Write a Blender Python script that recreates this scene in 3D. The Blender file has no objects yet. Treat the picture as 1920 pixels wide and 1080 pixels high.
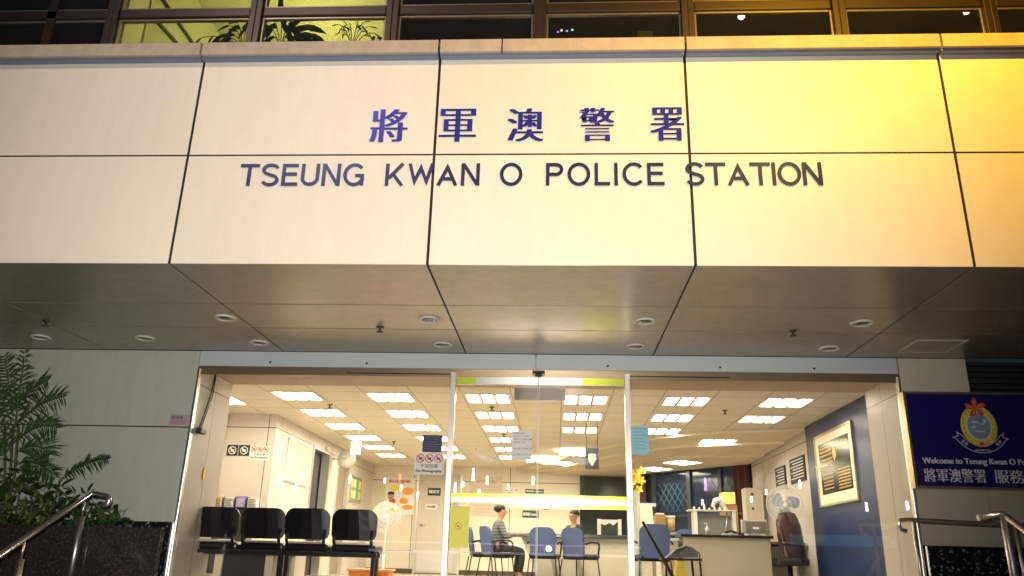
import bpy, bmesh, math, random
from math import sin, cos, pi, radians as R
from mathutils import Vector, Matrix
random.seed(7)
S = bpy.context.scene
COL = S.collection
EYE = 0.36                      # the camera stands at the foot of the steps, eye just above the level of the hall floor
YAW, PITCH, ROLL, FPX = 0.0609092, 0.3298827, 0.0256712, 1483.55

# ---------------------------------------------------------------- camera
fw = Vector((-sin(YAW)*cos(PITCH), cos(YAW)*cos(PITCH), sin(PITCH)))
r0 = Vector((cos(YAW), sin(YAW), 0)); u0 = r0.cross(fw)
rt = cos(ROLL)*r0 + sin(ROLL)*u0; up = -sin(ROLL)*r0 + cos(ROLL)*u0
cd = bpy.data.cameras.new('camera'); cd.sensor_width = 36; cd.lens = FPX/1920*36
cd.clip_start = 0.05; cd.clip_end = 600
cam = bpy.data.objects.new('camera', cd); COL.objects.link(cam)
cam.matrix_world = Matrix(((rt.x, up.x, -fw.x, 0), (rt.y, up.y, -fw.y, 0), (rt.z, up.z, -fw.z, EYE), (0, 0, 0, 1)))
S.camera = cam
def ray(px, py): return rt*((px-960)/FPX) - up*((py-540)/FPX) + fw
def at(px, py, Y):
    d = ray(px, py); d = d*(Y/d.y); return Vector((d.x, d.y, d.z+EYE))
def atx(px, py, X):
    d = ray(px, py); d = d*(X/d.x); return Vector((d.x, d.y, d.z+EYE))
def atz(px, py, Z):
    d = ray(px, py); d = d*((Z-EYE)/d.z); return Vector((d.x, d.y, d.z+EYE))

# ---------------------------------------------------------------- world, lights, exposure
w = bpy.data.worlds.new("World"); S.world = w; w.use_nodes = True
bg = w.node_tree.nodes['Background']
bg.inputs[0].default_value = (0.05, 0.07, 0.12, 1); bg.inputs[1].default_value = 0.35
S.view_settings.view_transform = 'Standard'; S.view_settings.look = 'None'
S.view_settings.exposure = 0.0; S.view_settings.gamma = 1
S.cycles.use_denoising = True; S.cycles.max_bounces = 10; S.cycles.transparent_max_bounces = 16
S.cycles.sample_clamp_indirect = 6; S.cycles.caustics_reflective = False
def lamp(name, kind, loc, power, col, size, tgt=None, spot=None, blend=.5):
    l = bpy.data.lights.new(name, kind); l.energy = power; l.color = col
    if kind == 'SPOT': l.spot_size = R(spot); l.spot_blend = blend
    l.shadow_soft_size = size
    o = bpy.data.objects.new(name, l); COL.objects.link(o); o.location = loc
    if tgt: o.rotation_euler = (Vector(tgt)-Vector(loc)).to_track_quat('-Z', 'Y').to_euler()
    return o
lamp('camera_flash', 'SPOT', (-0.14, 0.02, EYE+0.20), 1600, (1.0, .93, .87), 0.045, (-1.5, 8, 3.4), 96, .9)
lamp('sodium_floodlight', 'SPOT', (2.5, 3.35, 5.6), 900, (1.0, .52, .02), 0.04, (2.5, 5.4, 3.9), 150, .8)
lamp('street_light', 'SPOT', (-5.0, -2.0, 9.5), 1300, (1.0, .82, .70), 0.05, (-2.0, 5.4, 3.4), 50, 1.0)

# ---------------------------------------------------------------- materials
def nt(m): return m.node_tree.nodes, m.node_tree.links
def M(name, col, rough=.5, metal=0, var=.07, scale=6, bump=0, bscale=60, emit=None, es=0, spec=None, coat=0):
    m = bpy.data.materials.new(name); m.use_nodes = True; N, L = nt(m); p = N['Principled BSDF']
    tc = N.new('ShaderNodeTexCoord'); no = N.new('ShaderNodeTexNoise'); no.inputs['Scale'].default_value = scale
    no.inputs['Detail'].default_value = 5
    L.new(tc.outputs['Object'], no.inputs['Vector'])
    mx = N.new('ShaderNodeMix'); mx.data_type = 'RGBA'
    mx.inputs[6].default_value = (*[c*(1-var) for c in col], 1); mx.inputs[7].default_value = (*[min(1, c*(1+var)) for c in col], 1)
    L.new(no.outputs[0], mx.inputs[0]); L.new(mx.outputs[2], p.inputs['Base Color'])
    p.inputs['Roughness'].default_value = rough; p.inputs['Metallic'].default_value = metal
    if spec is not None: p.inputs['Specular IOR Level'].default_value = spec
    if coat: p.inputs['Coat Weight'].default_value = coat; p.inputs['Coat Roughness'].default_value = .08
    if bump:
        n2 = N.new('ShaderNodeTexNoise'); n2.inputs['Scale'].default_value = bscale; n2.inputs['Detail'].default_value = 4
        L.new(tc.outputs['Object'], n2.inputs['Vector'])
        b = N.new('ShaderNodeBump'); b.inputs['Strength'].default_value = bump; b.inputs['Distance'].default_value = .004
        L.new(n2.outputs[0], b.inputs['Height']); L.new(b.outputs[0], p.inputs['Normal'])
    if emit: p.inputs['Emission Color'].default_value = (*emit, 1); p.inputs['Emission Strength'].default_value = es
    return m
def grid(m, specs, col=(.02, .018, .015)):
    """joints at regular world positions: (axis, offset, pitch, width)"""
    N, L = nt(m); p = N['Principled BSDF']; g = N.new('ShaderNodeNewGeometry'); sx = N.new('ShaderNodeSeparateXYZ')
    L.new(g.outputs['Position'], sx.inputs[0]); last = None
    for ax, off, pitch, wd in specs:
        a = N.new('ShaderNodeMath'); a.operation = 'SUBTRACT'; L.new(sx.outputs[ax], a.inputs[0]); a.inputs[1].default_value = off
        b = N.new('ShaderNodeMath'); b.operation = 'PINGPONG'; L.new(a.outputs[0], b.inputs[0]); b.inputs[1].default_value = pitch/2
        c = N.new('ShaderNodeMath'); c.operation = 'LESS_THAN'; L.new(b.outputs[0], c.inputs[0]); c.inputs[1].default_value = wd/2
        if last:
            d = N.new('ShaderNodeMath'); d.operation = 'MAXIMUM'; L.new(last, d.inputs[0]); L.new(c.outputs[0], d.inputs[1]); last = d.outputs[0]
        else: last = c.outputs[0]
    mx = N.new('ShaderNodeMix'); mx.data_type = 'RGBA'; mx.inputs[7].default_value = (*col, 1)
    src = p.inputs['Base Color'].links[0].from_socket
    L.new(last, mx.inputs[0]); L.new(src, mx.inputs[6]); L.new(mx.outputs[2], p.inputs['Base Color'])
    return m
def weather(m, amt=.10, rnd=.05, zscale=.22, rough=.12):
    """faint vertical rain streaks, blotches and a small tone difference from panel to panel"""
    N, L = nt(m); p = N['Principled BSDF']; g = N.new('ShaderNodeNewGeometry'); mp = N.new('ShaderNodeMapping'); mp.inputs['Scale'].default_value = (1, 1, zscale)
    L.new(g.outputs['Position'], mp.inputs[0]); n1 = N.new('ShaderNodeTexNoise'); n1.inputs['Scale'].default_value = 9; n1.inputs['Detail'].default_value = 8; n1.inputs['Roughness'].default_value = .7
    L.new(mp.outputs[0], n1.inputs['Vector']); oi = N.new('ShaderNodeObjectInfo')
    mr = N.new('ShaderNodeMapRange'); mr.inputs['From Min'].default_value = .35; mr.inputs['From Max'].default_value = .75; mr.inputs['To Min'].default_value = 1.0; mr.inputs['To Max'].default_value = 1-amt; L.new(n1.outputs[0], mr.inputs[0])
    mr2 = N.new('ShaderNodeMapRange'); mr2.inputs['To Min'].default_value = 1-rnd; mr2.inputs['To Max'].default_value = 1; L.new(oi.outputs['Random'], mr2.inputs[0])
    mu = N.new('ShaderNodeMath'); mu.operation = 'MULTIPLY'; L.new(mr.outputs[0], mu.inputs[0]); L.new(mr2.outputs[0], mu.inputs[1])
    src = p.inputs['Base Color'].links[0].from_socket; v = N.new('ShaderNodeVectorMath'); v.operation = 'SCALE'; L.new(src, v.inputs[0]); L.new(mu.outputs[0], v.inputs['Scale']); L.new(v.outputs[0], p.inputs['Base Color'])
    r_ = p.inputs['Roughness'].default_value; m3 = N.new('ShaderNodeMapRange'); m3.inputs['To Min'].default_value = r_-rough/2; m3.inputs['To Max'].default_value = r_+rough; L.new(n1.outputs[0], m3.inputs[0]); L.new(m3.outputs[0], p.inputs['Roughness'])
    return m
def granite(name, base, fleck, thr=.62, scale=90):
    m = M(name, base, .12, 0, .3, 30); N, L = nt(m); p = N['Principled BSDF']
    v = N.new('ShaderNodeTexVoronoi'); v.inputs['Scale'].default_value = scale
    tc = N.new('ShaderNodeTexCoord'); L.new(tc.outputs['Object'], v.inputs['Vector'])
    sp = N.new('ShaderNodeSeparateColor'); L.new(v.outputs['Color'], sp.inputs[0])
    c = N.new('ShaderNodeMapRange'); c.inputs['From Min'].default_value = thr; c.inputs['From Max'].default_value = 1
    L.new(sp.outputs[0], c.inputs[0])
    mx = N.new('ShaderNodeMix'); mx.data_type = 'RGBA'; mx.inputs[7].default_value = (*fleck, 1)
    src = p.inputs['Base Color'].links[0].from_socket
    L.new(c.outputs[0], mx.inputs[0]); L.new(src, mx.inputs[6]); L.new(mx.outputs[2], p.inputs['Base Color'])
    return m
def glassmat(name, tint=(1, 1, 1), f0=.05, rough=0.0, extra=0):
    m = bpy.data.materials.new(name); m.use_nodes = True; N, L = nt(m); N.remove(N['Principled BSDF'])
    out = N['Material Output']; t = N.new('ShaderNodeBsdfTransparent'); t.inputs[0].default_value = (*tint, 1)
    g = N.new('ShaderNodeBsdfGlossy'); g.inputs['Roughness'].default_value = rough
    lw = N.new('ShaderNodeLayerWeight'); lw.inputs[0].default_value = .5
    pw = N.new('ShaderNodeMath'); pw.operation = 'POWER'; L.new(lw.outputs['Facing'], pw.inputs[0]); pw.inputs[1].default_value = 5
    ma = N.new('ShaderNodeMath'); ma.operation = 'MULTIPLY_ADD'; L.new(pw.outputs[0], ma.inputs[0]); ma.inputs[1].default_value = .9; ma.inputs[2].default_value = f0
    mx = N.new('ShaderNodeMixShader'); L.new(ma.outputs[0], mx.inputs[0]); L.new(t.outputs[0], mx.inputs[1]); L.new(g.outputs[0], mx.inputs[2])
    fin = mx.outputs[0]
    if extra:                                   # a film of dust
        d = N.new('ShaderNodeBsdfDiffuse'); d.inputs[0].default_value = (.8, .85, .9, 1)
        no = N.new('ShaderNodeTexNoise'); no.inputs['Scale'].default_value = 2.5; no.inputs['Detail'].default_value = 6
        m2 = N.new('ShaderNodeMath'); m2.operation = 'MULTIPLY'; L.new(no.outputs[0], m2.inputs[0]); m2.inputs[1].default_value = extra
        x2 = N.new('ShaderNodeMixShader'); L.new(m2.outputs[0], x2.inputs[0]); L.new(fin, x2.inputs[1]); L.new(d.outputs[0], x2.inputs[2]); fin = x2.outputs[0]
    L.new(fin, out.inputs['Surface'])
    return m
def emat(name, col, s):
    return M(name, (.8, .8, .8), .4, emit=col, es=s)

m_fascia = weather(M('cream aluminium cladding', (.75, .69, .585), .42, 0, .03, 1.3, .15, 500), .07, .05)
m_cope = weather(M('tan stone coping', (.50, .41, .30), .7, 0, .14, 9, .4, 60), .25, .12, .5, 0)
m_dark = M('dark joint', (.012, .011, .01), .8)
m_soffit = weather(M('bronze aluminium soffit', (.42, .375, .31), .28, .5, .10, .9, .35, 2.2), .16, .10, 1, .14)
m_wallout = weather(M('grey green wall cladding', (.52, .56, .48), .4, 0, .05, 1.5, .15, 400), .12, .06)
m_wallout2 = weather(M('beige wall cladding', (.62, .58, .45), .4, 0, .05, 1.5, .15, 400), .12, .06)
m_header = M('pale blue grey header cladding', (.52, .58, .58), .35, 0, .04, 2, .1, 300)
m_granite = granite('black speckled granite', (.012, .012, .014), (.30, .33, .38), .90, 60)
m_granite2 = granite('dark brown polished granite', (.03, .025, .022), (.10, .08, .06), .8, 120)
m_pave = grid(M('grey stone paving', (.19, .18, .17), .5, 0, .2, 5, .4, 80), [(0, 0, .6, .008), (1, 0, .6, .008)])
m_asph = M('asphalt', (.05, .05, .052), .8, 0, .25, 4, .8, 200)
m_steel = M('brushed stainless steel', (.66, .64, .61), .38, 1, .08, 12)
m_polish = M('polished stainless steel', (.88, .85, .80), .28, 1, .05, 12)
m_bronze = M('bronze anodised aluminium', (.035, .026, .02), .4, .4, .2, 8)
m_track = M('satin bronze door track', (.42, .33, .22), .3, .8, .12, 5)
m_glass = glassmat('clear glass', (.985, .985, .97), .05, 0, .006)
m_glassd = glassmat('door glass', (.985, .985, .95), .05, 0, .012)
m_glassup = glassmat('upstairs window glass', (.66, .66, .55), .07, 0, .012)
m_wallin = grid(M('warm grey wall panel', (.62, .56, .49), .38, 0, .03, 2), [(2, 1.80+EYE-.0, 2.3, .012), (0, -4.37, 1.42, .010)])
m_walliny = grid(M('warm grey wall panel side', (.62, .56, .49), .38, 0, .03, 2), [(2, 1.80+EYE, 2.3, .012), (1, 12.1, 1.45, .010)])
m_far = grid(M('warm cream wall panel', (.72, .65, .52), .4, 0, .03, 2), [(2, 1.66+EYE, 2.6, .014), (2, .12+EYE, 5, .014), (0, -1.06, 2.22, .014)])
m_ceil = grid(M('ceiling tile', (.84, .77, .63), .8, 0, .04, 3, .2, 200), [(0, -.905-.321, .6425, .012), (1, 10.32-.317, .635, .012)], (.40, .33, .24))
m_ceil2 = M('plain ceiling board', (.70, .64, .50), .7, 0, .04, 3)
m_floor = grid(M('brown floor tile', (.42, .36, .29), .25, 0, .15, 3), [(0, 0, .6, .006), (1, 0, .6, .006)])
m_blue = M('navy blue wall panel', (.018, .035, .105), .3, 0, .15, 3)
m_black = M('black plastic', (.005, .005, .0055), .3, 0, .2, 10, .1, 300, spec=.3)
m_blackm = M('black painted steel', (.015, .014, .014), .35, .3, .1, 10)
m_navyfab = M('blue chair fabric', (.07, .10, .23), .85, 0, .18, 60, .5, 400)
m_brownl = M('brown leather', (.10, .055, .05), .42, 0, .2, 12, .5, 60)
m_white = M('white plastic', (.78, .77, .72), .4, 0, .04, 5)
m_paper = M('white paper', (.80, .79, .75), .7, 0, .03, 10)
m_ink = M('black ink', (.02, .02, .025), .6)
m_red = M('red ink', (.62, .03, .03), .5)
m_gold = M('gold lettering', (.75, .52, .12), .35, .5, .1, 10)
m_orange = M('orange print', (.85, .33, .03), .5, 0, .1, 10)
m_yel = M('yellow print', (.90, .72, .05), .5, 0, .1, 10)
m_cream = M('cream laminate', (.66, .61, .48), .4, 0, .04, 4)
m_beige = M('beige laminate', (.36, .32, .24), .45, 0, .05, 4, .1, 200)
m_skin = M('skin', (.50, .28, .18), .5, 0, .08, 14)
m_hair = M('black hair', (.012, .010, .009), .5, 0, .3, 40, .6, 120)
m_carton = M('brown cardboard', (.32, .19, .08), .8, 0, .1, 9)
m_lamp = emat('ceiling light diffuser', (1.0, .93, .73), 44.0)
m_exit = emat('lit exit sign face', (1.0, .98, .90), 1.6)

# ---------------------------------------------------------------- mesh helpers
def tag(o, label=None, cat=None, group=None, kind=None):
    if label: o['label'] = label
    if cat: o['category'] = cat
    if group: o['group'] = group
    if kind: o['kind'] = kind
    return o
def empty(name, loc, label, cat, group=None):
    o = bpy.data.objects.new(name, None); COL.objects.link(o); o.location = loc; o.empty_display_size = .2
    return tag(o, label, cat, group)
def wloc(o):
    v = Vector((0, 0, 0))
    while o: v += o.location; o = o.parent
    return v
class MB:
    def __init__(s): s.b = bmesh.new(); s.mi = 0; s.mats = []
    def m(s, mat):
        if mat not in s.mats: s.mats.append(mat)
        s.mi = s.mats.index(mat); return s
    def face(s, pts):
        try: f = s.b.faces.new([s.b.verts.new(p) for p in pts]); f.material_index = s.mi; return f
        except Exception: return None
    def box(s, x0, x1, y0, y1, z0, z1, bev=0, mtx=None):
        n0 = len(s.b.faces)
        r = bmesh.ops.create_cube(s.b, size=1); vs = r['verts']
        c = Vector(((x0+x1)/2, (y0+y1)/2, (z0+z1)/2)); d = Vector((abs(x1-x0), abs(y1-y0), abs(z1-z0)))
        for v in vs: v.co = Vector((v.co.x*d.x, v.co.y*d.y, v.co.z*d.z))+c
        if bev:
            es = list({e for v in vs for e in v.link_edges})
            rr = bmesh.ops.bevel(s.b, geom=es, offset=bev, segments=2, profile=.5, affect='EDGES')
            vs = list({v for f in rr['faces'] for v in f.verts} | {v for v in vs if v.is_valid})
        for f in {f for v in vs for f in v.link_faces}: f.material_index = s.mi
        if mtx: bmesh.ops.transform(s.b, matrix=mtx, verts=vs)
        return s
    def tube(s, pts, r, n=10, cap=True, rs=None, closed=False):
        pts = [Vector(p) for p in pts]; rings = []; up0 = None; k = len(pts)
        for i, p in enumerate(pts):
            if closed: t = (pts[(i+1) % k]-pts[i-1]).normalized()
            elif i == 0: t = (pts[1]-p).normalized()
            elif i == k-1: t = (p-pts[i-1]).normalized()
            else: t = ((pts[i+1]-p).normalized()+(p-pts[i-1]).normalized()).normalized()
            if up0 is None:
                up0 = t.orthogonal().normalized()
            up0 = (up0-t*up0.dot(t)).normalized(); sd = t.cross(up0); rr = rs[i] if rs else r
            rings.append([s.b.verts.new(p+(up0*cos(2*pi*j/n)+sd*sin(2*pi*j/n))*rr) for j in range(n)])
        pr = list(zip(rings, rings[1:]))+([(rings[-1], rings[0])] if closed else [])
        for a, b in pr:
            for j in range(n):
                f = s.b.faces.new((a[j], a[(j+1) % n], b[(j+1) % n], b[j])); f.material_index = s.mi; f.smooth = True
        if cap and not closed:
            for rg in (rings[0], rings[-1]):
                f = s.b.faces.new(rg); f.material_index = s.mi
        return s
    def lathe(s, c, prof, n=24, ax='Z', mtx=None):
        rings = []; c = Vector(c)
        for r_, h in prof:
            rg = []
            for j in range(n):
                a = 2*pi*j/n
                if ax == 'Z': v = Vector((r_*cos(a), r_*sin(a), h))
                elif ax == 'Y': v = Vector((r_*cos(a), h, r_*sin(a)))
                else: v = Vector((h, r_*cos(a), r_*sin(a)))
                rg.append(s.b.verts.new(c+(mtx @ v if mtx else v)))
            rings.append(rg)
        for a, b in zip(rings, rings[1:]):
            for j in range(n):
                f = s.b.faces.new((a[j], a[(j+1) % n], b[(j+1) % n], b[j])); f.material_index = s.mi; f.smooth = True
        for rg in (rings[0], rings[-1]):
            f = s.b.faces.new(rg); f.material_index = s.mi
        return s
    def prism(s, poly, o, ux, uy, un, th):
        """flat polygon (list of 2D) placed at o with axes ux, uy and given thickness along un"""
        o, ux, uy, un = Vector(o), Vector(ux), Vector(uy), Vector(un)
        a = [s.b.verts.new(o+ux*p[0]+uy*p[1]) for p in poly]; b = [s.b.verts.new(o+ux*p[0]+uy*p[1]+un*th) for p in poly]
        fs = [s.b.faces.new(a), s.b.faces.new(b[::-1])]
        for i in range(len(a)):
            j = (i+1) % len(a); fs.append(s.b.faces.new((a[i], b[i], b[j], a[j])))
        for f in fs: f.material_index = s.mi
        return s
    def text(s, body, h, o, ux, uy, un, th=.002, width=None, bold=0, off=0, align='L'):
        """lettering set with Blender's built-in font; h = full height of its box"""
        c = bpy.data.curves.new('t', 'FONT'); c.body = body; c.resolution_u = 4; c.offset = off; c.extrude = .01
        t = bpy.data.objects.new('t', c); COL.objects.link(t)
        dg = bpy.context.evaluated_depsgraph_get(); me = bpy.data.meshes.new_from_object(t.evaluated_get(dg))
        bpy.data.objects.remove(t); vs = [v.co.copy() for v in me.vertices]; ps = [list(p.vertices) for p in me.polygons]
        if not vs: return s
        x0, x1 = min(v.x for v in vs), max(v.x for v in vs); y0, y1 = min(v.y for v in vs), max(v.y for v in vs)
        k = h/(y1-y0); kx = width/(x1-x0) if width else k
        o, ux, uy, un = Vector(o), Vector(ux), Vector(uy), Vector(un)
        offx = -(x1-x0)*kx/2 if align == 'C' else 0
        sh = [0] if not bold else [i/2*bold for i in range(-2, 3)]
        for q, dx in enumerate(sh):
            vv = [s.b.verts.new(o+ux*((v.x-x0)*kx+offx+dx)+uy*((v.y-y0)*k)+un*(th*((v.z+.01)/.02)*(1+.03*q))) for v in vs]
            for p in ps:
                try: f = s.b.faces.new([vv[i] for i in p]); f.material_index = s.mi
                except Exception: pass
        return s
    def build(s, name, mat=None, parent=None, smooth=False, label=None, keep=False, kind=None):
        me = bpy.data.meshes.new(name); bmesh.ops.recalc_face_normals(s.b, faces=s.b.faces) if not keep else None
        if parent: bmesh.ops.translate(s.b, vec=-wloc(parent), verts=s.b.verts)
        s.b.to_mesh(me); s.b.free()
        for mm in (s.mats or [mat]): me.materials.append(mm)
        if smooth:
            for p in me.polygons: p.use_smooth = True
        o = bpy.data.objects.new(name, me); COL.objects.link(o)
        if parent: o.parent = parent
        if label: o['label'] = label
        if kind: o['kind'] = kind
        return o
def bx(*a, bev=0): return MB().box(*a, bev=bev)
def copy_tree(o, parent=None):
    c = o.copy(); COL.objects.link(c); c.parent = parent
    for ch in o.children: copy_tree(ch, c)
    return c
def rootmesh(o, label, cat, group=None):
    """give a single-mesh thing an origin at its base"""
    vs = o.data.vertices; mn = [min(v.co[i] for v in vs) for i in range(3)]; mxx = [max(v.co[i] for v in vs) for i in range(3)]
    c = Vector(((mn[0]+mxx[0])/2, (mn[1]+mxx[1])/2, mn[2]))
    o.data.transform(Matrix.Translation(-c)); o.location = c
    return tag(o, label, cat, group)
X, Y_, Z = Vector((1, 0, 0)), Vector((0, 1, 0)), Vector((0, 0, 1))
E_ = EYE

# ================================================================= setting
tag(bx(-60, 60, -60, 9, -1.9, -1.2).build('ground', m_asph), 'dark asphalt street at the foot of the station steps', kind='structure')
mb = MB().box(-7.2, 7.2, 7.1, 8.04, -1.2, 0)
for i in range(7): mb.box(-7.2, 7.2, 7.1-.3*(i+1), 7.1-.3*i, -1.2, -.15*(i+1))
mb.build('steps', m_pave)['kind'] = 'structure'
sky = MB(); bmesh.ops.create_uvsphere(sky.b, u_segments=32, v_segments=16, radius=400)
m_sky = bpy.data.materials.new('night sky'); m_sky.use_nodes = True; N, L = nt(m_sky); N.remove(N['Principled BSDF'])
e = N.new('ShaderNodeEmission'); e.inputs[0].default_value = (.02, .028, .05, 1); e.inputs[1].default_value = .5
L.new(e.outputs[0], N['Material Output'].inputs[0]); sk = sky.build('sky', m_sky, keep=True); sk['kind'] = 'structure'

# ================================================================= the station building
B = empty('police_station', (0, 8, 0), 'two storey police station front with cream panelled fascia, bronze soffit and a lit glass entrance', 'building')
XJ = [-2.891+1.9388*k for k in range(-2, 5)]
ZS, ZM, ZT = 2.02+E_, 2.922+E_, 3.79+E_
bx(XJ[0], XJ[-1], 5.3785, 5.5, ZS+.012, ZT+.1).build('fascia_backing', m_dark, B)
for a, b in zip(XJ, XJ[1:]):
    for z0, z1 in ((ZS, ZM), (ZM, ZT)):
        bx(a+.0105, b-.0105, 5.37, 5.378, z0+(.007 if z0 > ZS else 0), z1-.007, bev=.002).build('fascia_panel', m_fascia, B)
cj = [XJ[0], XJ[1]+0, XJ[2], XJ[3], XJ[3]+.505, XJ[4], XJ[5], XJ[6]]
for a, b in zip(cj, cj[1:]):
    g = .009 if abs(a-(XJ[3]+.505)) > .01 else .002
    mb = MB()
    prof = [(5.285, ZT), (5.285, ZT+.112), (5.297, ZT+.12), (5.86, ZT+.15), (5.86, ZT)]
    va = [mb.b.verts.new((a+g, y, z)) for y, z in prof]; vb = [mb.b.verts.new((b-.009, y, z)) for y, z in prof]
    mb.b.faces.new(va); mb.b.faces.new(vb[::-1])
    for i in range(5): mb.b.faces.new((va[i], vb[i], vb[(i+1) % 5], va[(i+1) % 5]))
    mb.build('coping_stone', m_cope, B)
bx(XJ[0], XJ[-1], 5.33, 5.86, ZT+.005, ZT+.09).build('coping_bed', m_dark, B)
for a, b in zip(XJ, XJ[1:]): bx(a+.009, b-.009, 5.315, 5.3675, ZT-.022, ZT-.001, bev=.002).build('coping_shade_strip', M('blue grey coping shade', (.17, .21, .31), .45, .2, .1, 6), B)  # bluish strip added to paint the shade under the coping
# soffit
YS = [5.37, 6.356, 7.10, 8.0]
for a, b in zip(XJ, XJ[1:]):
    for y0, y1 in zip(YS, YS[1:]):
        bx(a+.008, b-.008, y0+(.010 if y0 > 5.4 else .012), y1-.010, ZS, ZS+.006, bev=.001).build('soffit_panel', m_soffit, B)
bx(XJ[0], XJ[-1], 5.3785+.13, 8.0, ZS+.0065, ZS+.06).build('soffit_backing', m_dark, B)
# outer wall round the entrance
XL, XR, ZD = -3.79, 3.435, 1.855+E_
for z0, z1 in ((.26+E_, 1.206+E_), (1.206+E_, ZS)):
    for x0, x1 in ((-6.9, -5.7), (-5.7, XL)):
        bx(x0+(.004 if x0 > -6 else 0), x1-.002, 8.0, 8.04, z0+.006, z1-.006, bev=.002).build('wall_panel', m_wallout, B)
bx(-6.9, XL+.0, 8.042, 8.2, 0, ZS).build('wall_core', m_dark, B)
for x0, x1 in ((XL, -.22), (-.22, 3.43)):
    bx(x0+.004, x1-.004, 8.0, 8.04, ZD, ZS-.004, bev=.002).build('door_header', m_header, B)
for x in (-3.02, -1.99, .52, 1.66, 2.6):
    MB().lathe((x, 7.99, ZD+.045), [(.011, .0), (.011, .012)], 10, 'Y').build('fixing_bolt', m_dark, B)
bx(3.438, 4.10, 8.0, 8.04, 1.3+E_, ZS-.004, bev=.002).build('wall_panel', m_wallout2, B)
bx(3.438, 4.10, 8.0, 8.04, .215+E_, 1.292+E_, bev=.002).build('wall_panel', m_wallout2, B)
bx(4.104, 6.4, 8.0, 8.04, .215+E_, 1.50+E_, bev=.002).build('wall_panel', m_wallout2, B)
bx(3.44, 4.10, 8.042, 8.6, 0, ZS).build('wall_core', m_dark, B)
mb = MB()
for i in range(9):
    z = 1.5+E_+.06*i; mb.box(4.104, 6.6, 8.12, 8.16, z, z+.035)
mb.build('louvre', M('dark green louvre', (.035, .045, .035), .4, .3), B)
bx(4.104, 6.6, 8.25, 8.3, 0, ZS).build('louvre_backing', m_dark, B)
bx(3.44, 6.6, 7.93, 7.999, 0, .21+E_, bev=.004).build('granite_plinth', m_granite, B)
bx(-6.9, -3.78, 7.93, 7.999, 0, .262+E_, bev=.004).build('granite_plinth', m_granite, B)
# hall shell
XI, XO, ZC = -5.12, 3.78, 2.0+E_
bx(XI-.1, 4.4, 8.045, 19.0, -.2, 0).build('hall_floor', m_floor, B)
bx(XI-.1, XO+.4, 8.72, 18.7, ZC, ZC+.04).build('hall_ceiling', m_ceil, B)
bx(XL+.03, XR-.03, 8.045, 8.87, ZD-.015, ZC-.004).build('entrance_bulkhead', M('tan bulkhead board', (.50, .38, .24), .5, 0, .08, 3), B)
mr = grid(M('entrance return panel', (.60, .53, .45), .38, 0, .03, 2), [(2, 1.66+E_, 2.6, .01), (1, 8.46, .62, .008)])
bx(XL-.12, XL+.028, 8.045, 8.87, 0, ZC-.002).build('return_wall', mr, B)
bx(XR-.028, XO+.02, 8.045, 8.87, 0, ZC-.002).build('return_wall', mr, B)
bx(XI-.1, XL-.125, 8.72, 8.86, 0, ZC-.002).build('interior_wall', m_wallin, B)
bx(XI-.1, XI, 8.87, 11.85, 0, ZC-.002).build('interior_wall', m_walliny, B)
bx(XI, -4.25, 11.85, 11.97, 0, ZC-.002).build('interior_wall', m_wallin, B)
# side wall with two doorways
mb = MB()
for y0, y1, z0, z1 in ((11.972, 13.83, 0, ZC), (13.83, 14.85, 1.76+E_, ZC), (14.85, 15.5, 0, ZC), (15.5, 16.36, 1.72+E_, ZC), (16.36, 18.6, 0, ZC)):
    mb.box(-4.37, -4.25, y0, y1, z0, z1-.002)
mb.build('interior_wall', m_walliny, B)
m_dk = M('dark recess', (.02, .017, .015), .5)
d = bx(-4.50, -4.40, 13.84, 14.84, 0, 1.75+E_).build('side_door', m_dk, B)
MB().tube([(-4.395, 13.95, 1.0), (-4.36, 13.95, 1.0), (-4.36, 14.08, 1.0)], .012).build('door_handle', m_steel, d)
mb = MB()
for y in (13.83, 14.83): mb.box(-4.38, -4.235, y-.03, y+.03, 0, 1.79+E_)
mb.box(-4.38, -4.235, 13.86, 14.80, 1.755+E_, 1.79+E_)
mb.build('door_frame', m_steel, B)
d = bx(-4.36, -4.30, 15.51, 16.35, 0, 1.71+E_).build('side_door', M('grey brown door', (.28, .22, .17), .4), B)
MB().tube([(-4.30, 16.24, .98), (-4.25, 16.24, .98), (-4.25, 16.12, .98)], .012).build('door_handle', m_steel, d)
mb = MB()
for y in (15.5, 16.34): mb.box(-4.38, -4.237, y-.03, y+.03, 0, 1.75+E_)
mb.build('door_frame', M('pale door frame', (.5, .46, .38), .4), B)
bx(-4.37, 2.1, 18.6, 18.72, 0, ZC-.002).build('interior_wall', m_far, B)
bx(-4.37, 0.5, 18.58, 18.598, 0, .10).build('skirting_board', M('dark brown skirting', (.06, .035, .02), .5), B)
bx(.53, 1.60, 18.5, 18.596, 0, 1.83+E_).build('dark_wall_panel', M('near black green panel', (.012, .02, .018), .12), B)
# right wall: blue stretch then cream stretch, and the angled dark window wall
bx(XO, XO+.12, 8.872, 9.1, 0, ZC-.002).build('interior_wall', m_walliny, B)
bx(XO-.03, XO+.12, 9.1, 12.25, 0, ZC-.002).build('blue_feature_wall', grid(m_blue, [(1, 9.9, 1.05, .006)], (.004, .01, .03)), B)
bx(XO, XO+.12, 12.252, 16.1, 0, ZC-.002).build('interior_wall', m_walliny, B)
p0, p1 = Vector((1.62, 18.55, 0)), Vector((XO, 15.9, 0)); dv = (p1-p0).normalized(); nv = Vector((dv.y, -dv.x, 0)); Lw = (p1-p0).length
if nv.y > 0: nv = -nv
dw = MB(); dw.prism([(0, 0), (Lw, 0), (Lw, 1.90+E_), (0, 1.90+E_)], p0, dv, Z, -nv, .1)
dw = dw.build('dark_glazed_partition', M('dark tinted glazing', (.008, .020, .040), .1, 0, .3, 2), B)
mb = MB()
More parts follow.
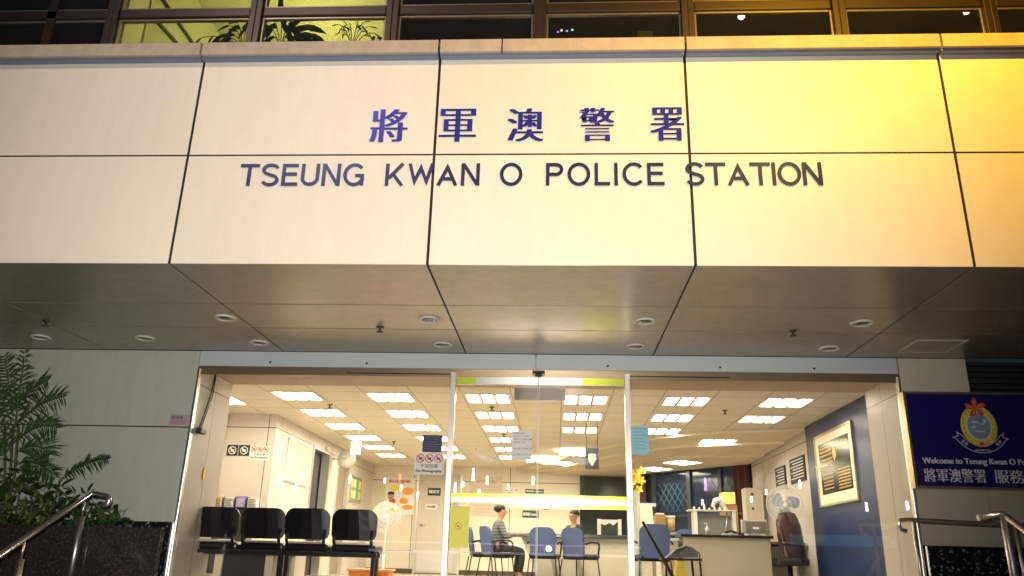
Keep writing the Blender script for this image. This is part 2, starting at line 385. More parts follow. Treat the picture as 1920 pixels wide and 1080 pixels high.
for s0, s1 in ((.78, .90), (1.78, 1.88), (2.62, 2.70)): mb.prism([(s0, 0), (s1, 0), (s1, 1.88+E_), (s0, 1.88+E_)], p0+nv*.002, dv, Z, nv, .05)
mb.prism([(.9, .92+E_), (Lw-.2, .92+E_), (Lw-.2, .96+E_), (.9, .96+E_)], p0+nv*.053, dv, Z, nv, .02)
mb.build('mullion', M('dark grey frame', (.05, .055, .06), .3, .5), dw)
MBX = []
for c0 in (1.33, 2.95):
    mb = MB()
    for k in range(-2, 3):
        for sg in (-1, 1):
            a = p0+nv*.004+dv*(c0+k*.16-sg*.22)+Z*(1.02+E_); b = p0+nv*.004+dv*(c0+k*.16+sg*.22)+Z*(1.62+E_)
            if -.4 < k*.16 < .4: mb.tube([a, b], .006, 4)
    MBX.append(mb)
for mb in MBX: mb.build('lattice', M('teal lattice strip', (.10, .20, .20), .4), dw)
for c0, c1 in ((.02, .62), (3.0, Lw-.02)):
    mb = MB(); n = 24; 
    pts = [p0+nv*(.03+.025*sin(i*1.9))+dv*(c0+(c1-c0)*i/n) for i in range(n+1)]
    for a, b in zip(pts, pts[1:]): mb.face([a+Z*.75, b+Z*.75, b+Z*(1.84+E_), a+Z*(1.84+E_)])
    c = mb.build('curtain', M('dark red brown curtain', (.09, .03, .02), .8), dw, smooth=True)
# lowered curved ceiling over the reception
def spl(P, n=10):
    o = []
    for i in range(len(P)-1):
        p_, a, b, q = P[max(i-1, 0)], P[i], P[i+1], P[min(i+2, len(P)-1)]
        for k in range(n):
            t = k/n; o.append(tuple(.5*((2*a[j])+(-p_[j]+b[j])*t+(2*p_[j]-5*a[j]+4*b[j]-q[j])*t*t+(-p_[j]+3*a[j]-3*b[j]+q[j])*t**3) for j in (0, 1)))
    return o+[P[-1]]
arcs = [[(-.95, 18.58), (-.1, 16.9), (.62, 15.25), (1.5, 13.6), (2.5, 12.75), (3.76, 12.32)],
        [(-.55, 18.57), (.30, 17.1), (1.05, 15.55), (1.85, 14.4), (2.7, 13.75), (3.755, 13.4)],
        [(-.10, 18.56), (.70, 17.3), (1.42, 16.2), (2.1, 15.45), (2.8, 15.0), (3.75, 14.72)]]
mc = [M('curved ceiling board', (.78, .68, .50), .55, 0, .04, 2) for _ in range(3)]
for k, A in enumerate(arcs):
    P = spl(A); zz = ZC-.05-.045*k
    MB().prism(P+[(3.76-.005*k, 18.58-.01*k)], (0, 0, zz), X, Y_, Z, .044).build('curved_ceiling_step', mc[k], B)
# entrance glazing
YG = 8.02
gl = bx(XL+.03, -1.10, YG, YG+.01, .01, ZD-.085).build('glass_pane', m_glass, B)
gr = bx(.745, XR-.03, YG, YG+.01, .01, ZD-.085).build('glass_pane', m_glass, B)
mb = MB().box(XL+.004, XR-.004, 8.005, 8.042, ZD-.030, ZD-.002).box(XL+.03, XR-.03, 8.012, 8.042, ZD-.085, ZD-.030)
mb.m(m_dark).box(-2.2, -1.1, 8.007, 8.0118, ZD-.062, ZD-.052).box(.75, 1.75, 8.007, 8.0118, ZD-.062, ZD-.052)
mb.mats = [m_track, m_dark]; mb.mi = 0
for f in mb.b.faces: f.material_index = 1 if f.calc_center_median().y < 8.0125 and abs(f.calc_center_median().z-(ZD-.057)) < .006 and f.calc_area() < .03 else 0
mb.build('door_track', None, B)
for s in (-1, 1):
    x0 = XL+.002 if s < 0 else XR-.030
    bx(x0, x0+.026, 7.99, 8.05, 0, ZD-.03, bev=.003).build('jamb_frame', m_polish, B)
for x0, x1 in ((-1.098, -1.04), (.685, .743)):
    bx(x0, x1, 7.975, 8.035, 0, ZD-.035, bev=.004).build('door_post', m_polish, B)
m_strip = M('bright yellow green reflective strip', (.78, .92, .10), .22, .75, .12, 5)
m_silver = M('silver reflective strip', (.93, .93, .88), .20, .8, .06, 4)
CX = -.188
for s in (-1, 1):
    xa, xb = (-1.036, CX-.003) if s < 0 else (CX+.003, .681)
    D = empty('sliding_door', ((xa+xb)/2, 8.0, 0), None, None); D.parent = B; D.location = Vector(((xa+xb)/2, 0, 0))
    bx(xa, xb, 7.995, 8.005, .03, ZD-.08).build('door_glass', m_glassd, D)
    mb = MB().m(m_silver).box(xa, xb, 7.985, 8.01, ZD-.165, ZD-.085, bev=.002)
    mb.m(m_strip).box(*((xa, xa+.20) if s < 0 else (xb-.42, xb-.0)), 7.981, 7.984, ZD-.160, ZD-.09)
    mb.build('top_rail', None, D)
    mb = MB().m(m_silver).box(xa, xb, 7.988, 7.993, .515+E_, .565+E_)
    mb.m(m_strip).box(xa, xb, 7.989, 7.993, .565+E_+.001, .60+E_)
    mb.m(m_strip).box(*((xa+.55, xb) if s < 0 else (xa, xb)), 7.989, 7.993, .475+E_, .514+E_)
    mb.build('safety_strip', None, D)
    xe = CX-.008 if s < 0 else CX+.003
    bx(xe, xe+.005, 7.992, 8.008, .03, ZD-.166).build('door_edge', m_white, D)
    # frosted swirl decal
    mb = MB(); cx, cz = ((-.66, 1.05+E_) if s < 0 else (.27, 1.04+E_))
    a0, a1 = (pi*1.0, pi*1.75) if s < 0 else (pi*1.1, pi*1.95)
    n = 20
    for k in range(n):
        t0, t1 = a0+(a1-a0)*k/n, a0+(a1-a0)*(k+1)/n; w0, w1 = .055*sin(pi*k/n), .055*sin(pi*(k+1)/n)
        mb.face([(cx+(.15-w0)*cos(t0), 7.9935, cz+(.13-w0)*sin(t0)), (cx+(.15-w1)*cos(t1), 7.9935, cz+(.13-w1)*sin(t1)), (cx+.16*cos(t1), 7.9935, cz+.14*sin(t1)), (cx+.16*cos(t0), 7.9935, cz+.14*sin(t0))])
    fr = glassmat('frosted decal', (.9, .92, .9), .05, .3, .5); mb.build('frosted_decal', fr, D)
ds = MB().box(-.255, -.125, 7.93, 7.99, ZD-.055, ZD-.022, bev=.012).box(-.225, -.155, 7.945, 7.985, ZD-.078, ZD-.05, bev=.01)
o = ds.build('door_sensor', m_black); rootmesh(o, 'small black motion sensor above the middle of the sliding doors', 'sensor')

# upper storey windows
m_bead = M('aluminium glazing bead in highlight tone', (.20, .17, .13), .35, .6, .2, 20)
YW = 5.9; WX = [-5.35, -4.10, -2.752, -1.497, -.172, 1.127, 2.428, 3.699, 5.0]; ZW0, ZW1, ZTR = 3.86+E_, 5.5+E_, 4.66+E_
for i, (a, b) in enumerate(zip(WX, WX[1:])):
    Wn = bpy.data.objects.new('upper_window', None); COL.objects.link(Wn); Wn.parent = B; Wn.location = Vector(((a+b)/2, YW-8, ZW0))
    mb = MB()
    mb.box(a-.06 if i == 0 else a+.0, a+.055, YW-.05, YW+.09, ZW0, ZW1, bev=.006); mb.box(b-.055, b-.001, YW-.05, YW+.09, ZW0, ZW1, bev=.006)
    mb.box(a+.056, b-.056, YW-.03, YW+.06, ZTR-.05, ZTR+.05, bev=.014)
    mb.build('frame', m_bronze, Wn); mb = MB()
    for z0, z1 in ((ZW0, ZTR-.051), (ZTR+.051, ZW1)):       # glazing beads, coloured paler to stand in for edge highlights
        mb.box(a+.056, a+.076, YW-.012, YW+.02, z0, z1, bev=.004); mb.box(b-.076, b-.056, YW-.012, YW+.02, z0, z1, bev=.004)
        mb.box(a+.077, b-.077, YW-.012, YW+.02, (z1-.02 if z0 < ZTR else z0), (z1 if z0 < ZTR else z0+.02), bev=.004)
    mb.build('glazing_bead', m_bead, Wn)
    bx(a+.077, b-.077, YW+.0, YW+.008, ZW0, ZTR-.072).build('pane', m_glassup, Wn)
    bx(a+.077, b-.077, YW+.0, YW+.008, ZTR+.072, ZW1).build('pane', m_glassup, Wn)
    if i == 0:
        bx(a+.62, a+.70, YW-.03, YW+.05, ZW0, ZW1).build('mullion', m_bronze, Wn)
# rooms behind
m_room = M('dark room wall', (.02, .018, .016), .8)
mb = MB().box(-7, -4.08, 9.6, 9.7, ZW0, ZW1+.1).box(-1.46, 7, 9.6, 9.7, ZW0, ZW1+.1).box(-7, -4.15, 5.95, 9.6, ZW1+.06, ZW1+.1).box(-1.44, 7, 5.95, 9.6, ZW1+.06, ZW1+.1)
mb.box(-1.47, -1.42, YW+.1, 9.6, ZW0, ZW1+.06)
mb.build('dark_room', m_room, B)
m_yr = M('pale yellow green room wall', (.55, .55, .30), .7, 0, .05, 2)
mb = MB().box(-4.14, -1.475, 9.6, 9.7, ZW0, ZW1+.4).box(-4.14, -1.475, YW+.1, 9.6, 5.92+E_, 5.97+E_).box(-4.15, -4.09, YW+.1, 9.59, ZW0, 5.9+E_)
mb.build('lit_room', m_yr, B)
mb = MB()
for (ax_, ay_), (bx_, by_) in (((296, -14), (366, 88)), ((276, 20), (334, 84))):
    a, b = atx(ax_, ay_, -4.07), atx(bx_, by_, -4.07); mb.tube([a, b], .020, 4)
mb.build('wall_trim', M('dark wall trim', (.05, .05, .025), .6), B)
MB().tube([atx(287, -8, -4.075), atx(264, 92, -4.075)], .012, 4).build('pale_trim', M('white gloss trim', (.85, .85, .62), .4), B)
MB().prism([(p.y, p.z) for p in (atx(236, -20, -4.085), atx(286, -20, -4.085), atx(262, 95, -4.085), atx(226, 95, -4.085))], (-4.088, 0, 0), Y_, Z, X, .006).build('pale_wall_strip', M('pale wall strip', (.80, .78, .48), .7), B)
mb = MB().box(-7, 7, 5.86, 10, ZW1+.12, ZW1+.5) if False else None
bx(-7, -4.16, 5.85, 9.8, ZW1+.101, ZW1+.4).build('upper_slab', m_dark, B)
bx(-1.47, 7, 5.85, 9.8, ZW1+.101, ZW1+.4).build('upper_slab', m_dark, B)
bx(-4.16, -1.47, 5.85, 9.8, 5.98+E_, 6.2+E_).build('upper_slab', m_dark, B)
mlit = emat('upstairs lamp and reflection dot', (1, .98, .72), 16)
k = 0
for px, py, lb in ((523, 63, 'round white ceiling lamp shining behind the big leafy window plant'), (452, 68, 'white ceiling lamp half hidden by drooping leaves left of the mullion')):
    p = at(px, py, 8.1); mb = MB(); mb.lathe((p.x, p.y, p.z), [(.0, -.04), (.05, -.03), (.075, 0), (.05, .03), (0, .04)], 14)
    o = mb.build('lamp_or_reflection_dot', mlit); rootmesh(o, lb, 'lamp', 'lamps in the upstairs rooms')
for px, py, rr, lb in ((1390, 31, .032, 'tiny round white dot standing in for a lamp reflection in the dark window right of centre'), (1812, 22, .028, 'small white dot standing in for a lamp reflection at the top right corner of the yellow lit window')):
    p = at(px, py, 6.4); mb = MB(); mb.lathe((p.x, p.y, p.z), [(.0, -rr), (rr*.8, -rr*.5), (rr, 0), (rr*.8, rr*.5), (0, rr)], 14)
    o = mb.build('lamp_or_reflection_dot', mlit); rootmesh(o, lb, 'lamp', 'lamps in the upstairs rooms')  # glowing dots added in place of street lamp reflections in the panes
for q, (px, py, c, cn) in enumerate(((1046, 60, (.35, .05, .9), 'purple'), (1053, 57, (.9, .95, 1), 'white'), (1063, 58, (.15, .25, 1), 'blue'), (1073, 56, (.2, .7, .6), 'green'))):
    p = at(px, py, 6.5); mb = MB().lathe(p, [(0, -.012), (.012, 0), (0, .012)], 8)  # coloured glowing bead added in place of a reflection in the pane
    o = mb.build('reflection_dot', emat('lamp '+cn, c, 5)); rootmesh(o, 'tiny %s dot standing in for a lamp reflection in the dark window above POLICE' % cn, 'lamp reflection dot', 'lamp reflection dots in the dark window')
l = bpy.data.lights.new('room_light', 'POINT'); l.energy = 150; l.color = (1, .93, .50); l.shadow_soft_size = .3
lo = bpy.data.objects.new('room_light', l); COL.objects.link(lo); lo.location = (-2.7, 7.6, 5.3)

# ================================================================= raised lettering on the fascia
def ribbon(mb, path, w, o, ux, uy, un, th, closed=False):
    n = len(path); Lp, Rp = [], []
    P = [Vector(p) for p in path]
    for i in range(n):
        if closed: a, b = (P[i]-P[i-1]).normalized(), (P[(i+1) % n]-P[i]).normalized()
        else:
            a = (P[i]-P[i-1]).normalized() if i else (P[1]-P[0]).normalized(); b = (P[i+1]-P[i]).normalized() if i < n-1 else a
        na, nb = Vector((-a.y, a.x)), Vector((-b.y, b.x)); m_ = (na+nb).normalized(); k = w/2/max(.35, m_.dot(na))
        Lp.append(P[i]+m_*k); Rp.append(P[i]-m_*k)
    rng = range(n) if closed else range(n-1)
    o = Vector(o)
    V = lambda p, t: mb.b.verts.new(o+ux*p.x+uy*p.y+un*t)
    A = [(V(Lp[i], th), V(Rp[i], th), V(Lp[i], 0), V(Rp[i], 0)) for i in range(n)]
    for i in rng:
        a, b = A[i], A[(i+1) % n]
        for q in ((a[0], a[1], b[1], b[0]), (a[0], b[0], b[2], a[2]), (a[1], a[3], b[3], b[1])):
            f = mb.b.faces.new(q); f.material_index = mb.mi
    if not closed:
        for a in (A[0], A[-1]): mb.b.faces.new(a[:2]+a[:1:-1]) if False else mb.b.faces.new((a[0], a[1], a[3], a[2]))
def arc(cx, cy, rx, ry, a0, a1, n=20): return [(cx+rx*cos(R(a0+(a1-a0)*i/n)), cy+ry*sin(R(a0+(a1-a0)*i/n))) for i in range(n+1)]
W_ = .143; h_ = W_/2
def glyph(ch):
    """strokes on a cap height of 1: list of (path, closed); returns width"""
    e = h_
    if ch == 'T': return .80, [([(0, 1-e), (.80, 1-e)], 0), ([(.40, 1-W_), (.40, 0)], 0)]
    if ch == 'E': return .68, [([(e, 0), (e, 1)], 0), ([(W_, 1-e), (.66, 1-e)], 0), ([(W_, .53), (.62, .53)], 0), ([(W_, e), (.68, e)], 0)]
    if ch == 'U': return .76, [([(e, 1), (e, .34)]+arc(.38, .34, .38-e, .34-e, 180, 360, 16)[1:]+[(.76-e, 1)], 0)]
    if ch == 'N': return .76, [([(e, 0), (e, 1)], 0), ([(.76-e, 0), (.76-e, 1)], 0), ([(e+.02, .97), (.76-e-.02, .03)], 0)]
    if ch == 'K': return .78, [([(e, 0), (e, 1)], 0), ([(W_, .33), (.70, 1.0)], 0), ([(.31, .52), (.70, 0)], 0)]
    if ch == 'W': return 1.06, [([(.06, 1), (.285, .19), (.53, .80), (.775, .19), (1.0, 1)], 0)]
    if ch == 'A': return .84, [([(.06, 0), (.42, .82), (.78, 0)], 0), ([(.20, .30), (.64, .30)], 0)]
    if ch == 'L': return .62, [([(e, 0), (e, 1)], 0), ([(W_, e), (.62, e)], 0)]
    if ch == 'I': return .16, [([(e, 0), (e, 1)], 0)]
    if ch == 'P': return .70, [([(e, 0), (e, 1)], 0), ([(W_, 1-e), (.42, 1-e)]+arc(.42, .71, .28-e, .29-e, 90, -90, 14)[1:-1]+[(.42, .42+e), (W_, .42+e)], 0)]
    if ch == 'O': return .92, [(arc(.46, .5, .46-e, .52-e, 0, 360, 36)[:-1], 1)]
    if ch == 'C': return .82, [(arc(.46, .5, .46-e, .52-e, 42, 318, 30), 0)]
    if ch == 'G': return .86, [(arc(.46, .5, .46-e, .52-e, 42, 338, 30), 0), ([(.50, .46), (.86-e, .46), (.86-e, 0.02)], 0)]
    if ch == 'S': return .74, [(arc(.37, .735, .37-e, .285-e, 20, 255, 18)+arc(.37, .265, .37-e, .285-e, 82, -160, 20)[0:], 0)]
m_let = M('dark slate blue metal letters', (.05, .07, .17), .3, .6, .25, 3)
m_let2 = M('royal blue metal letters', (.035, .045, .36), .25, .4, .2, 3)
EN = empty('english_name_lettering', (-.25, 5.36, 2.655+E_), 'raised dark blue capitals reading TSEUNG KWAN O POLICE STATION on the lower cream fascia panels', 'sign lettering')
for word, xa, xb in (('TSEUNG', -2.451, -1.481), ('KWAN', -1.315, -.594), ('O', -.441, -.268), ('POLICE', -.093, .790), ('STATION', .947, 1.945)):
    g = [glyph(c) for c in word]; cap = .186
    tot = sum(q[0] for q in g); gap = ((xb-xa)/cap-tot)/max(1, len(word)-1); x = xa
    for c, (wd, st) in zip(word, g):
        mb = MB()
        for q, (path, cl) in enumerate(st):
            ribbon(mb, [(px*cap, py*cap) for px, py in path], W_*cap, (x, 5.3695, 2.655+E_), X, Z, -Y_, .009+.0006*q, cl)
        mb.build('letter', m_let, EN); x += (wd+gap)*cap
for i, c in enumerate(EN.children): pass
CN = empty('chinese_name_lettering', (-.25, 5.36, 3.03+E_), 'raised blue Chinese characters for the police station name on the upper fascia panels', 'sign lettering')
for ch, xa, xb in (('將', -1.465, -1.175), ('軍', -.925, -.638), ('澳', -.395, -.118), ('警', .158, .425), ('署', .700, .955)):
    mb = MB(); mb.text(ch, .285, (xa+.012, 5.3695, 3.031+E_), X, Z, -Y_, .010, width=(xb-xa)-.022, bold=.0125, off=-.0135)
    mb.build('character', m_let2, CN)
# standoff shadow gap: small studs

# ================================================================= fittings in the soffit
m_ring = M('white trim ring', (.62, .60, .54), .35)
m_lens = M('unlit downlight lens', (.10, .09, .075), .15, .4)
def downlight():
    t = empty('downlight', (0, 0, 0), 'x', 'downlight', 'round downlights in the outer soffit')
    MB().lathe((0, 0, 0), [(.098, 0), (.098, -.012), (.088, -.018), (.070, -.012), (.070, 0)], 28).build('trim_ring', m_ring, t)
    MB().lathe((0, 0, 0), [(.069, -.001), (.069, -.008), (.04, -.012), (.0, -.013)], 28).build('lens', m_lens, t)
    return t
dl = None
cols = [(-5.24, 'above the palm at the left end'), (-4.15, 'second from the left end, above the blank green wall'), (-3.02, 'left of the glass entrance corner'), (-1.15, 'above the left fixed glass pane'), (.77, 'above the right edge of the sliding doors'), (2.645, 'above the framed board on the blue wall')]
for i, (x, w_) in enumerate(cols):
    for row, y in ((0, 6.76), (1, 7.63)):
        if i < 2 and row == 0: continue
        if i < 2: y = 7.50
        o = downlight() if dl is None else copy_tree(dl)
        if dl is None: dl = o
        o.location = (x, y, ZS)
        o['label'] = ('round downlight ' if i < 2 else ['front round downlight ', 'round downlight in the row nearest the glass, '][row]) + w_
m_spr = M('dull brass', (.10, .08, .06), .35, .6)
def sprinkler():
    t = empty('sprinkler', (0, 0, 0), 'x', 'sprinkler', 'ceiling sprinkler heads')
    MB().lathe((0, 0, 0), [(.04, 0), (.036, -.008), (.012, -.012), (.010, -.045), (.0, -.045)], 14).build('body', m_spr, t)
    MB().lathe((0, 0, 0), [(.0, -.046), (.034, -.048), (.034, -.052), (0, -.054)], 14).build('deflector', m_spr, t)
    return t
sp = sprinkler(); sp.location = (-1.652, 7.03, ZS); sp['label'] = 'dark sprinkler head on the outer soffit between the two left of centre downlights'
for x, y, z, lb in ((2.129, 7.035, ZS, 'dark sprinkler head on the outer soffit right of the doors'), (-4.817, 6.93, ZS, 'sprinkler head on the dark left end of the outer soffit'),
        (-3.2, 10.95, ZC, 'sprinkler under the hall ceiling between the two leftmost light rows'), (-.905, 10.95, ZC, 'sprinkler under the hall ceiling behind the left sliding door'),
        (2.30, 10.95, ZC, 'sprinkler under the hall ceiling between the right hand light rows'), (-3.0, 14.6, ZC, 'sprinkler under the hall ceiling beside the green exit sign'),
        (-.9, 13.5, ZC, 'sprinkler in the hall ceiling above the white notice on the door')):
    o = copy_tree(sp); o.location = (x, y, z); o['label'] = lb
mb = MB()
hx0, hx1, hy0, hy1 = 3.34, 3.80, 7.30, 7.76
for a, b, c, d in ((hx0, hx1, hy0, hy0+.02), (hx0, hx1, hy1-.02, hy1), (hx0, hx0+.02, hy0+.021, hy1-.021), (hx1-.02, hx1, hy0+.021, hy1-.021)): mb.box(a, b, c, d, ZS-.006, ZS-.0005)
t = empty('access_hatch', (3.57, 7.53, ZS-.006), 'square access hatch with pale rim in the soffit above the blue welcome sign', 'hatch')
mb.build('rim', m_ring, t); bx(hx0+.022, hx1-.022, hy0+.022, hy1-.022, ZS-.004, ZS-.001).build('panel', m_soffit, t)

# ================================================================= hall ceiling lights
m_lfr = M('white luminaire frame', (.75, .72, .66), .5)
m_louv = M('silver louvre blade', (.85, .82, .75), .3, .3)
def ceiling_light():
    t = empty('ceiling_light', (0, 0, 0), 'x', 'ceiling light', 'square recessed lights in the hall ceiling')
    mb = MB()
    for a, b, c, d in ((-.30, .30, -.285, -.265), (-.30, .30, .265, .285), (-.30, -.28, -.264, .264), (.28, .30, -.264, .264)): mb.box(a, b, c, d, -.012, -.001)
    mb.build('frame', m_lfr, t)
    mb = MB()
    for cx in (-.187, 0, .187): mb.box(cx-.070, cx+.070, -.262, .262, -.004, -.0012)
    mb.build('diffuser', m_lamp, t)
    mb = MB()
    for cx in (-.0935, .0935): mb.box(cx-.020, cx+.020, -.262, .262, -.011, -.0015)
    for i in range(5): mb.box(-.279, .279, -.2+.1*i-.003, -.2+.1*i+.003, -.0105, -.0045)
    mb.build('louvre', m_louv, t)
    return t
m_lamp2 = emat('older dimmer ceiling light diffuser', (1.0, .82, .60), 18.0)
_dm = []
def dim_me(src):
    if not _dm:
        d = [c for c in src.children if c.name.startswith('diffuser')][0].data.copy(); d.materials[0] = m_lamp2; _dm.append(d)
    return _dm[0]
rows = [10.32, 11.59, 12.86, 14.13, 15.4, 16.67]
cl = None
colname = {-4.70: 'far left bay', -3.47: 'leftmost full row', -2.20: 'row over the photography notice', -.905: 'row behind the left sliding door', .37: 'row behind the right sliding door', 1.67: 'row just right of the doors', 2.945: 'row nearest the blue wall'}
ordn = ['nearest', 'second', 'third', 'fourth', 'fifth', 'sixth']
for x, n in ((-4.70, 1), (-3.47, 6), (-2.20, 6), (-.905, 6), (.37, 4), (1.67, 3), (2.945, 2)):
    for k in range(n):
        if x == .37 and k == 3: continue
        o = ceiling_light() if cl is None else copy_tree(cl)
        if cl is None: cl = o
        if cl is not o and (k*7+int(x*3)) % 5 == 0: o.children[[c.name.split('.')[0] for c in o.children].index('diffuser')].data = dim_me(cl)
        o.location = (x, rows[k]+(.4 if n == 1 else 0), ZC); o['label'] = '%s bright square ceiling light in the %s' % (ordn[k], colname[x])
for px, py, k, a, lb in ((1012, 863, 0, 0, 'small distant light just left of the door meeting line'), (1044, 867, 0, 20, 'distant light near the reception just right of the door meeting line'),
        (1079, 850, 0, 12, 'light on the curved ceiling step behind the right door decal'), (1345, 828, 0, 0, 'yellowish light on the curved ceiling step right of the blue paper'),
        (1280, 867, 2, 35, 'turned light above the dark glazed partition, nearer one'), (1228, 879, 2, 35, 'turned light above the dark glazed partition, farther one')):
    zz = ZC-.05-.045*k-.0005; p = atz(px, py, zz); o = copy_tree(cl); o.location = (p.x, min(p.y, 18.0), zz); o.rotation_euler.z = R(a); o['label'] = lb

# ================================================================= signs and notices
def prohib(mb, cx, cz, r, y, ring, body, un=-Y_):
    n = 20
    for i in range(n):
        a0, a1 = 2*pi*i/n, 2*pi*(i+1)/n
        mb.m(ring).face([(cx+r*cos(a0), y, cz+r*sin(a0)), (cx+r*cos(a1), y, cz+r*sin(a1)), (cx+.8*r*cos(a1), y, cz+.8*r*sin(a1)), (cx+.8*r*cos(a0), y, cz+.8*r*sin(a0))])
    d = r*.707; e = r*.1
    mb.m(ring).face([(cx-d-e, y-.0002, cz+d-e), (cx-d+e, y-.0002, cz+d+e), (cx+d+e, y-.0002, cz-d+e), (cx+d-e, y-.0002, cz-d-e)])
    mb.m(body).face([(cx-.42*r, y+.0002, cz-.3*r), (cx+.42*r, y+.0002, cz-.3*r), (cx+.42*r, y+.0002, cz+.25*r), (cx-.42*r, y+.0002, cz+.25*r)])
def photo_sign(x0, x1, z0, z1, y, label):
    w, h = x1-x0, z1-z0
    t = empty('notice', ((x0+x1)/2, y, z0), label, 'notice', 'no photography notices')
    bx(x0, x1, y-.003, y, z0, z1).build('board', m_paper, t)
    mb = MB(); r = w*.145
    for k in range(3): prohib(mb, x0+w*(.19+.31*k), z0+h*.76, r, y-.0036, m_red, m_ink)
    mb.m(m_ink).text('不准拍攝', h*.2, (x0+w*.2, y-.003, z0+h*.31), X, Z, -Y_, .001, width=w*.6)
    mb.m(m_ink).text('No Photography', h*.16, (x0+w*.06, y-.003, z0+h*.08), X, Z, -Y_, .001, width=w*.88, bold=w*.006)
    mb.build('print', None, t); return t
YP = 8.017
photo_sign(-1.422, -1.128, .775+E_, .985+E_, YP, 'white No Photography notice with three red circles taped inside the glass left of the doors')
photo_sign(-4.614, -4.31, 1.312+E_, 1.52+E_, 11.846, 'white No Photography notice on the hall wall beside two black square signs')
def square_sign(x, label):
    t = empty('notice', (x+.085, 11.846, 1.367+E_), label, 'sign', 'black square prohibition signs')
    bx(x, x+.17, 11.842, 11.846, 1.367+E_, 1.531+E_).build('board', m_ink, t)
    mb = MB(); prohib(mb, x+.085, 1.449+E_, .06, 11.8412, m_white, m_paper); mb.build('print', None, t)
square_sign(-4.968, 'left one of two black square signs with white crossed circle on the hall wall')
square_sign(-4.788, 'black square sign with white crossed circle next to the No Photography notice')
t = empty('notice', (-1.255, YP, .998+E_), 'dark navy square notice on the glass above the No Photography notice', 'notice')
bx(-1.352, -1.155, YP-.003, YP, .998+E_, 1.168+E_).build('board', M('navy notice', (.015, .02, .07), .4), t)
mb = MB()
for k in range(6): mb.box(-1.34, -1.17-.02*(k % 3), YP-.0045, YP-.0032, 1.145+E_-.024*k, 1.150+E_-.024*k)
mb.build('print', M('faint blue print', (.10, .12, .25), .5), t)
t = empty('notice', (-.35, 7.99, .935+E_), 'white sheet of printed text taped to the left sliding door', 'notice')
bx(-.451, -.249, 7.988, 7.992, .935+E_, 1.221+E_).build('sheet', m_paper, t)
mb = MB().m(M('grey print', (.25, .25, .32), .6))
for k, tx in enumerate(('通告', '由即日起', '進入警署', '請佩戴口罩', None, '並量度體溫', None, '多謝合作')):
    if tx: mb.m(m_red if k == 5 else mb.mats[0]).text(tx, .014, (-.435, 7.988, 1.19+E_-.030*k), X, Z, -Y_, .001, width=.12+.035*(k % 3))
mb.build('print', None, t)
t = empty('notice', (.83, YP, 1.01+E_), 'light blue sheet taped to the fixed glass right of the doors', 'notice')
bx(.735+.012, .918, YP-.003, YP, 1.01+E_, 1.293+E_).build('sheet', M('light blue paper', (.32, .62, .70), .6, 0, .05, 8), t)
mb = MB()
for k in range(7): mb.box(.765, .895-.02*(k % 2), YP-.0042, YP-.0032, 1.262+E_-.032*k, 1.268+E_-.032*k)
mb.build('print', M('blue print', (.12, .35, .45), .6), t)
t = empty('notice', (-.955, 7.985, .09+E_), 'bright yellow sheet low on the left sliding door beside the steel post', 'notice')
bx(-1.034, -.846, 7.982, 7.986, .09+E_, .472+E_).build('sheet', M('fluorescent yellow paper', (.95, .90, .09), .5, 0, .04, 6), t)
mb = MB(); prohib(mb, -.95, .29+E_, .035, 7.9815, m_orange, m_orange); mb.build('print', None, t)
t = empty('notice', (-3.90, 7.995, 1.215+E_), 'small lilac notice with faded text on the outer wall left of the entrance', 'notice')
bx(-4.005, -3.80, 7.994, 7.999, 1.225+E_, 1.335+E_).build('board', M('lilac notice', (.42, .34, .40), .5, 0, .12, 30), t)
mb = MB().m(m_ink).text('請勿吸煙', .034, (-3.985, 7.994, 1.285+E_), X, Z, -Y_, .001, width=.12)
mb.m(m_red)
for k in range(3): mb.box(-3.985, -3.83-.01*k, 7.992, 7.9935, 1.242+E_+.012*k, 1.245+E_+.012*k)
mb.build('print', None, t)
# hanging signs inside
t = empty('hanging_sign', (-3.17, 12.5, 1.50+E_), 'white lit box sign hanging from the hall ceiling over the left doors', 'exit sign')
bx(-3.245, -3.09, 12.48, 12.52, 1.50+E_, 1.70+E_, bev=.004).build('box', m_exit, t); MB().tube([(-3.2, 12.5, 1.70+E_), (-3.2, 12.5, ZC)], .005, 6).tube([(-3.13, 12.5, 1.70+E_), (-3.13, 12.5, ZC)], .005, 6).build('hanger', m_steel, t)
t = empty('hanging_sign', (-.2, 9.3, 1.785+E_), 'dark brown rectangular panel hanging inside above the sliding doors', 'sign')
bx(-.505, .10, 9.28, 9.32, 1.785+E_, 1.94+E_, bev=.004).build('board', M('dark brown gloss panel', (.09, .055, .035), .4, 0, .2, 6), t)
MB().tube([(-.4, 9.3, 1.94+E_), (-.4, 9.3, ZC)], .005, 6).tube([(0, 9.3, 1.94+E_), (0, 9.3, ZC)], .005, 6).build('hanger', m_steel, t)
t = empty('hanging_sign', (.53, 12.0, 1.29+E_), 'black hanging banner with pale shield behind the right sliding door', 'banner')
bx(.425, .625, 11.99, 12.01, 1.29+E_, 1.595+E_).build('banner', m_ink, t)
mb = MB(); mb.prism([(-.05, .09), (.05, .09), (.055, 0), (0, -.09), (-.055, 0)], (.525, 11.989, 1.42+E_), X, Z, -Y_, .002); mb.build('shield', M('pale shield', (.55, .5, .4), .5), t)
MB().tube([(.44, 12, 1.595+E_), (.44, 12, ZC)], .004, 6).tube([(.61, 12, 1.595+E_), (.61, 12, ZC)], .004, 6).build('hanger', m_blackm, t)
